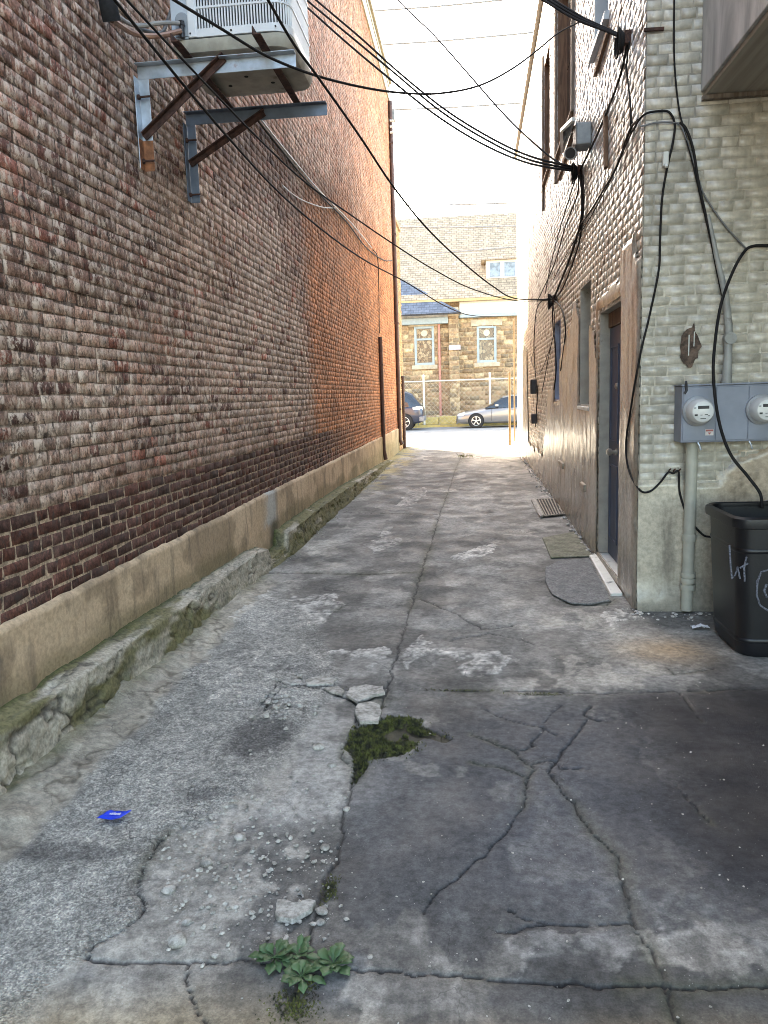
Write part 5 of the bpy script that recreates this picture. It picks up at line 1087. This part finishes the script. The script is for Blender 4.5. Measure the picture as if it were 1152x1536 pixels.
def car(name, label, loc, body, cabin, hw, wheels, wr, paint, extra=None, roofm=None, sec_pow=None):
    """body: stations (x, z_low, z_shoulder, z_deck, width factor); cabin: stations (x, z_base, z_top, w_base, w_top); nose at low x"""
    t = thing(name, loc, label, 'car'); o = np.array(loc)
    def sec(x, zl, zs, zd, k):
        w = hw * k; half = [(0, zl), (w * .84, zl), (w * .95, zl + .07), (w * .99, zl + (zs - zl) * .45), (w, zl + (zs - zl) * .62), (w * .97, zs), (w * .80, zs + (zd - zs) * .75), (w * .5, zd), (0, zd + .012)]
        return [o + np.array([x, a, z]) for a, z in half] + [o + np.array([x, -a, z]) for a, z in half[-2:0:-1]]
    q = MB(); q.loft([sec(*s) for s in body], True); bd = q.build('body', paint, t, 'auto', sub=1)
    def csec(x, zb_, zt_, wb, wt):
        half = [(wb * hw, zb_), ((wb * .6 + wt * .4) * hw, zb_ * .45 + zt_ * .55), (wt * hw, zt_ - .04), (wt * hw * .8, zt_)]
        return [o + np.array([x, a, z]) for a, z in half] + [o + np.array([x, -a, z]) for a, z in half[::-1]]
    q = MB(); q.loft([csec(*s) for s in cabin], True); q.build('windows', CARGL, t, 'auto', ang=30)
    q = MB(); st_ = [s for s in cabin if s[4] > 0 and s[2] - s[1] > .30]
    q.loft([[o + np.array([x, wt * hw * 1.01, zt_ - .05]), o + np.array([x, wt * hw * .85, zt_ + .008]), o + np.array([x, 0, zt_ + .03]), o + np.array([x, -wt * hw * .85, zt_ + .008]), o + np.array([x, -wt * hw * 1.01, zt_ - .05])] for (x, zb_, zt_, wb, wt) in st_], True, True); q.build('roof', paint, t, 'auto')
    for x in wheels:
        for side in (-1, 1):
            q = MB(); q.cyl(o + np.array([x, side * (hw - .24), wr]), o + np.array([x, side * (hw + .004), wr]), wr * 1.14, None, 28); q.build('wheel_arch', DARKIN, t)
            wheel(t, o[0] + x, o[1] + side * (hw - .08), o[2] + wr, wr, .2, side)
    return t
# silver saloon, nose to the left
cx0 = onY(684, 620, 36.0)[0]; CS = (cx0, 36.9, 0.0)
sed = car('parked_car', 'silver saloon car parked with its nose behind the yellow post', CS,
    [(0, .30, .52, .60, .70), (.06, .22, .56, .66, .82), (.35, .19, .62, .74, .93), (.9, .18, .70, .84, .985), (1.45, .18, .80, .93, 1.), (2.2, .18, .86, .96, 1.), (3.2, .18, .90, .98, 1.), (4.0, .19, .92, 1.02, .985), (4.45, .22, .90, 1.03, .94), (4.66, .30, .82, .96, .85), (4.70, .36, .74, .86, .78)],
    [(1.35, .88, .91, .86, .80), (1.75, .90, 1.15, .88, .76), (2.15, .90, 1.38, .89, .68), (2.6, .90, 1.455, .90, .66), (3.2, .90, 1.44, .90, .66), (3.6, .92, 1.33, .89, .67), (4.1, .94, 1.06, .86, .74), (4.2, .96, 1.0, .84, .76)], .90, (.92, 3.62), .325, SILV)
o = np.array(CS); q = MB(); q.loft([[o + np.array([.05, -.68, .60]), o + np.array([.05, -.55, .50]), o + np.array([.10, -.60, .66])], [o + np.array([.42, -.862, .70]), o + np.array([.36, -.865, .60]), o + np.array([.40, -.80, .745])]]); q.build('headlight', LAMP, sed)
q = MB(); q.loft([[o + np.array([1.78, -.92, .95]), o + np.array([1.78, -1.06, .96]), o + np.array([1.80, -1.05, 1.08]), o + np.array([1.80, -.92, 1.05])], [o + np.array([1.95, -.90, .97]), o + np.array([1.95, -1.04, .97]), o + np.array([1.95, -1.03, 1.07]), o + np.array([1.95, -.9, 1.05])]]); q.build('mirror', SILV, sed, bevel=.02)
q = MB(); q.box(o + np.array([2.55, -.915, .80]), o + np.array([2.75, -.885, .83])); q.build('door_handle', SILV, sed)
for x in (1.62, 2.72): q = MB(); q.box(o + np.array([x, -.905, .32]), o + np.array([x + .012, -.897, .86])); q.build('door_seam', BLK, sed)
q = MB(); q.bar(o + np.array([2.66, -.80, .92]), o + np.array([2.6, -.615, 1.42]), .06, .02, (0, 1, 0)); q.build('door_pillar', BLK, sed)
q = MB(); q.box(o + np.array([-.0, -.5, .26]), o + np.array([.04, .5, .42])); q.build('grille', BLK, sed)
# navy sport utility vehicle, tail to the right
sx1 = onY(635, 620, 35.6)[0]; CU = (sx1 - 4.6, 36.5, 0.0)
suv = car('parked_car', 'dark blue sport utility vehicle half hidden behind the brown post', CU,
    [(0, .36, .70, .82, .75), (.1, .28, .78, .92, .9), (.6, .24, .90, 1.02, .98), (1.3, .24, 1.0, 1.10, 1.), (2.4, .24, 1.04, 1.12, 1.), (3.6, .24, 1.06, 1.12, 1.), (4.3, .27, 1.06, 1.10, .985), (4.52, .34, 1.0, 1.06, .95), (4.6, .42, .92, 1.0, .88)],
    [(1.2, 1.06, 1.09, .86, .8), (1.7, 1.06, 1.5, .88, .72), (2.1, 1.06, 1.74, .89, .68), (3.0, 1.06, 1.80, .9, .68), (3.8, 1.06, 1.76, .9, .68), (4.1, 1.06, 1.62, .89, .68), (4.5, 1.05, 1.12, .86, .74)], .95, (.95, 3.72), .37, NAVY)
o = np.array(CU); q = MB(); q.loft([[o + np.array([4.44, -.88, 1.10]), o + np.array([4.44, -.88, .92]), o + np.array([4.57, -.78, .92]), o + np.array([4.55, -.78, 1.08])], [o + np.array([4.12, -.952, 1.05]), o + np.array([4.12, -.955, .95]), o + np.array([4.2, -.90, .95]), o + np.array([4.2, -.90, 1.05])]]); q.build('tail_light', LAMP, suv)
q = MB(); q.box(o + np.array([4.40, -.93, .40]), o + np.array([4.64, .93, .62])); q.build('bumper', simple('grey_bumper', (.20, .20, .21), .5), suv, bevel=.04)
for x in (2.3, 3.3): q = MB(); q.bar(o + np.array([x, -.86, 1.08]), o + np.array([x - .02, -.655, 1.74]), .07, .02, (0, 1, 0)); q.build('door_pillar', BLK, suv)

# church
CYW = 41.2
ch = thing('stone_church', (0, CYW, 0), 'brown rubble stone church with tan shingle roof across the street', 'church')
def opx(px, py, y=CYW): return onY(px, py, y)
WIN = []
for (a, b_, t_, d_) in ((621, 652, 490, 547), (715, 745, 489, 543)):
    p0, p1 = opx(a, t_), opx(b_, d_); WIN.append((p0[0], p1[0], p1[2], p0[2]))
def ccol(x, z, R):
    r = R.random(); c = np.array((.32, .225, .135)) * (.7 + .5 * r)
    if R.random() < .25: c = np.array((.46, .36, .22)) * (.8 + .4 * r)
    if R.random() < .15: c = np.array((.22, .17, .11))
    return (*c, 1.)
EZ = opx(690, 476)[2]
v, f, c = bricks(-8, 6.5, 0.05, EZ, lambda u, z, n: (u, CYW - n, z), [(w[0], w[1], w[2], w[3]) for w in WIN], L=.52, h=.235, j_=.03, proud=.04, jit=.018, ins=.02, header=0, colf=ccol, mcol=lambda x, z: (.36, .28, .17, 1.), rag=.014, seed=31)
mesh('wall', v, f, STONE, ch, colr=c)
q = MB(); q.box((-8, CYW + .25, 0), (6.5, 52, EZ)); q.box((-8, CYW + .02, 0), (-7.9, CYW + .3, EZ)); q.build('back_wall', simple('plain_stone', (.25, .19, .13), .9, 0, .3, 3), ch)
for w in WIN:
    a, b_, c0, d0 = w; q = MB(); t_ = .12
    for lo, hi in (((a, c0), (a + t_, d0)), ((b_ - t_, c0), (b_, d0)), ((a + t_, d0 - t_), (b_ - t_, d0)), ((a + t_, c0), (b_ - t_, c0 + t_)), ((a + t_, d0 - .72), (b_ - t_, d0 - .62))): q.box((lo[0] + .002, CYW - .01, lo[1] + .002), (hi[0] - .002, CYW + .2, hi[1] - .002))
    wf_ = q.build('window', BLUEC, ch); q = MB(); q.box((a + t_, CYW + .08, c0 + t_), (b_ - t_, CYW + .11, d0 - .722)); q.box((a + t_, CYW + .08, d0 - .618), (b_ - t_, CYW + .11, d0 - t_)); q.build('stained_glass', STAIN, wf_)
    q = MB(); q.lathe(((a + b_) / 2, CYW + .078, d0 - .36), (0, -1, 0), [(0, .17), (.02, .16)], 20); q.build('roundel', simple('pale_lead', (.5, .46, .34), .5), wf_)
    q = MB(); q.box((a - .15, CYW - .12, c0 - .22), (b_ + .15, CYW + .2, c0 - .002)); q.build('sill', STONEL, ch, bevel=.02)
    q = MB(); q.box((a - .3, CYW - .065, d0 + .002), (b_ + .3, CYW + .2, d0 + .32)); q.build('lintel', STONEL, ch, bevel=.015)
p0, p1 = opx(673, 480), opx(691, 655); q = MB(); v, f, c = bricks(p0[0], p1[0], 0.0, EZ + .05, lambda u, z, n: (u, CYW - .36 - n, z), L=.42, h=.235, j_=.03, proud=.03, jit=.015, ins=.02, header=0, colf=ccol, mcol=lambda x, z: (.36, .28, .17, 1.), rag=.012, seed=32); mesh('buttress', v, f, STONE, ch, colr=c)
q = MB(); q.box((p0[0], CYW - .355, 0), (p1[0], CYW - .06, EZ + .05)); q.hexa([(p0[0] - .04, CYW - .42, EZ + .055), (p1[0] + .04, CYW - .42, EZ + .055), (p1[0] + .04, CYW - .02, EZ + .055), (p0[0] - .04, CYW - .02, EZ + .055)], [(p0[0], CYW - .3, EZ + .5), (p1[0], CYW - .3, EZ + .5), (p1[0], CYW - .02, EZ + .5), (p0[0], CYW - .02, EZ + .5)]); q.build('buttress_cap', STONEL, ch)
q = MB(); pp = opx(660, 560); q.cyl((pp[0], CYW - .12, .2), (pp[0], CYW - .12, EZ - .1), .065, None, 10); q.build('downspout', PINKP, ch, 'auto')
q = MB(); pq = opx(682, 521, CYW - .45); q.box((pq[0] - .3, CYW - .42, pq[2] - .12), (pq[0] + .3, CYW - .405, pq[2] + .12)); q.build('plaque', simple('lilac_plaque', (.42, .38, .42), .5), ch)
# white cornice, gutter and roofs
xb = p1[0]; z1 = opx(740, 454)[2]
q = MB(); q.box((xb + .05, CYW - .25, EZ + .10), (6.6, CYW + .2, z1 + .1)); q.build('cornice', WHITEC, ch, bevel=.02)
q = MB(); q.box((xb + .05, CYW - .36, EZ - .06), (6.6, CYW - .04, EZ + .095)); q.box((-8, CYW - .40, EZ - .30), (p0[0] - .02, CYW - .04, EZ + .02)); q.build('gutter', BLUEC, ch, bevel=.03)
q = MB(); q.box((-8, CYW - .30, EZ + .022), (p0[0] - .02, CYW + .2, EZ + .25)); q.build('frieze', simple('shabby_frieze', (.34, .36, .37), .6, 0, .3, 3), ch)
RY = 47.4; rz = onY(685, 324, RY)[2]; ez_ = z1 + .1; xl = -6.2
q = MB(); q.hexa([(xl, CYW - .55, ez_), (7, CYW - .55, ez_), (7, RY, rz - .12), (xl, RY, rz - .12)], [(xl, CYW - .55, ez_ + .14), (7, CYW - .55, ez_ + .14), (7, RY, rz), (xl, RY, rz)])
q.hexa([(xl, RY + .01, rz - .12), (7, RY + .01, rz - .12), (7, 53.5, ez_), (xl, 53.5, ez_)], [(xl, RY + .01, rz), (7, RY + .01, rz), (7, 53.5, ez_ + .14), (xl, 53.5, ez_ + .14)]); q.build('roof', ROOFT, ch)
q = MB(); q.box((xl, CYW - .58, ez_ - .02), (7, CYW - .552, ez_ + .12)); q.build('fascia', simple('ochre_fascia', (.42, .31, .14), .6), ch)
q = MB(); q.prism([(xl + .1, CYW, ez_), (xl + .1, 53, ez_), (xl + .1, RY, rz - .15)], (.2, 0, 0)); q.prism([(6.7, CYW, ez_), (6.7, 53, ez_), (6.7, RY, rz - .15)], (.2, 0, 0)); q.build('gable', simple('gable_stone', (.25, .19, .13), .9, 0, .3, 3), ch)
# lower hipped wing on the left
A0 = onY(692, 468, CYW - 1.2); Bt = onY(594, 412, 42.3); e_ = A0[2]
q = MB(); 
hipR = np.array([A0[0], CYW - 1.2, e_]); hipT = np.array([Bt[0] - .2, 42.3, Bt[2] + .05])
q.add([hipR, hipT, (-14, 42.3, hipT[2]), (-14, CYW - 1.2, e_), hipR + np.array([0, 4.0, 0]), (-14, 45.0, e_)], [(0, 1, 2, 3), (0, 4, 1), (4, 5, 2, 1), (3, 5, 4, 0), (2, 5, 3)]); q.build('wing_roof', ROOFB, ch)
q = MB(); q.box((-14, CYW + .1, 0), (-8.02, 47.6, e_ - .1)); q.build('wing_wall', simple('wing_stone', (.25, .19, .13), .9, 0, .3, 3), ch)
# dormer
d0_, d1_ = onY(729, 391, 42.0), onY(778, 418, 42.0); q = MB(); q.box((d0_[0], 42.0, d1_[2]), (d1_[0], 46.0, d0_[2])); dm = q.build('dormer', WHITEC, ch)
q = MB(); xm = (d0_[0] + d1_[0]) / 2
for a, b_ in ((d0_[0] + .18, xm - .1), (xm + .1, d1_[0] - .18)): q.box((a, 41.97, d1_[2] + .15), (b_, 41.99, d0_[2] - .12))
q.build('dormer_pane', simple('dormer_glass', (.16, .19, .23), .2, 0, .4, 5), dm)
q = MB(); zt_ = d0_[2]; q.hexa([(d0_[0] - .25, 41.7, zt_), (d1_[0] + .25, 41.7, zt_), (d1_[0] + .25, 46, zt_), (d0_[0] - .25, 46, zt_)], [(d0_[0] + .4, 42.4, zt_ + .62), (d1_[0] - .4, 42.4, zt_ + .62), (d1_[0] - .4, 47, zt_ + .62), (d0_[0] + .4, 47, zt_ + .62)]); q.build('dormer_roof', ROOFT, dm)

# ------------------------------------------------------------------ light, sky, camera
SUN_AZ, SUN_EL = math.radians(-33), math.radians(31)   # azimuth from the alley axis, toward the left
w = bpy.data.worlds.new('World'); sc.world = w; w.use_nodes = True; nt = w.node_tree
bg = nt.nodes['Background']; sky = nt.nodes.new('ShaderNodeTexSky'); sky.sky_type = 'NISHITA'; sky.sun_disc = False
sky.sun_elevation = SUN_EL; sky.sun_rotation = SUN_AZ; sky.air_density = .9; sky.dust_density = 2.0; sky.ozone_density = 0.
wb = nt.nodes.new('ShaderNodeMix'); wb.data_type = 'RGBA'; wb.blend_type = 'MULTIPLY'; wb.inputs[0].default_value = 1; wb.inputs[7].default_value = (1.0, .93, .80, 1); nt.links.new(sky.outputs[0], wb.inputs[6]); nt.links.new(wb.outputs[2], bg.inputs[0]); bg.inputs[1].default_value = .15
sd = bpy.data.lights.new('sun', 'SUN'); sd.energy = 4.2; sd.angle = math.radians(.5); sd.color = (1., .86, .64)
so = bpy.data.objects.new('sun', sd); col.objects.link(so)
dv = Vector((math.sin(SUN_AZ) * math.cos(SUN_EL), math.cos(SUN_AZ) * math.cos(SUN_EL), math.sin(SUN_EL)))
so.rotation_euler = dv.to_track_quat('Z', 'Y').to_euler(); so.location = (-10, 15, 20)
cam = bpy.data.cameras.new('camera'); co = bpy.data.objects.new('camera', cam); col.objects.link(co); sc.camera = co
cam.sensor_fit = 'VERTICAL'; cam.sensor_height = 24; cam.lens = F_PX / 1536 * 24; cam.clip_end = 1000; cam.clip_start = .05
Mx = Matrix(M.tolist()).to_4x4(); Mx.translation = Vector(EYE); co.matrix_world = Mx
sc.view_settings.view_transform = 'Standard'; sc.view_settings.look = 'None'; sc.view_settings.exposure = 3.55; sc.view_settings.gamma = 1
sc.cycles.filter_width = 0.95; sc.cycles.max_bounces = 10; sc.cycles.diffuse_bounces = 6; sc.cycles.use_denoising = True
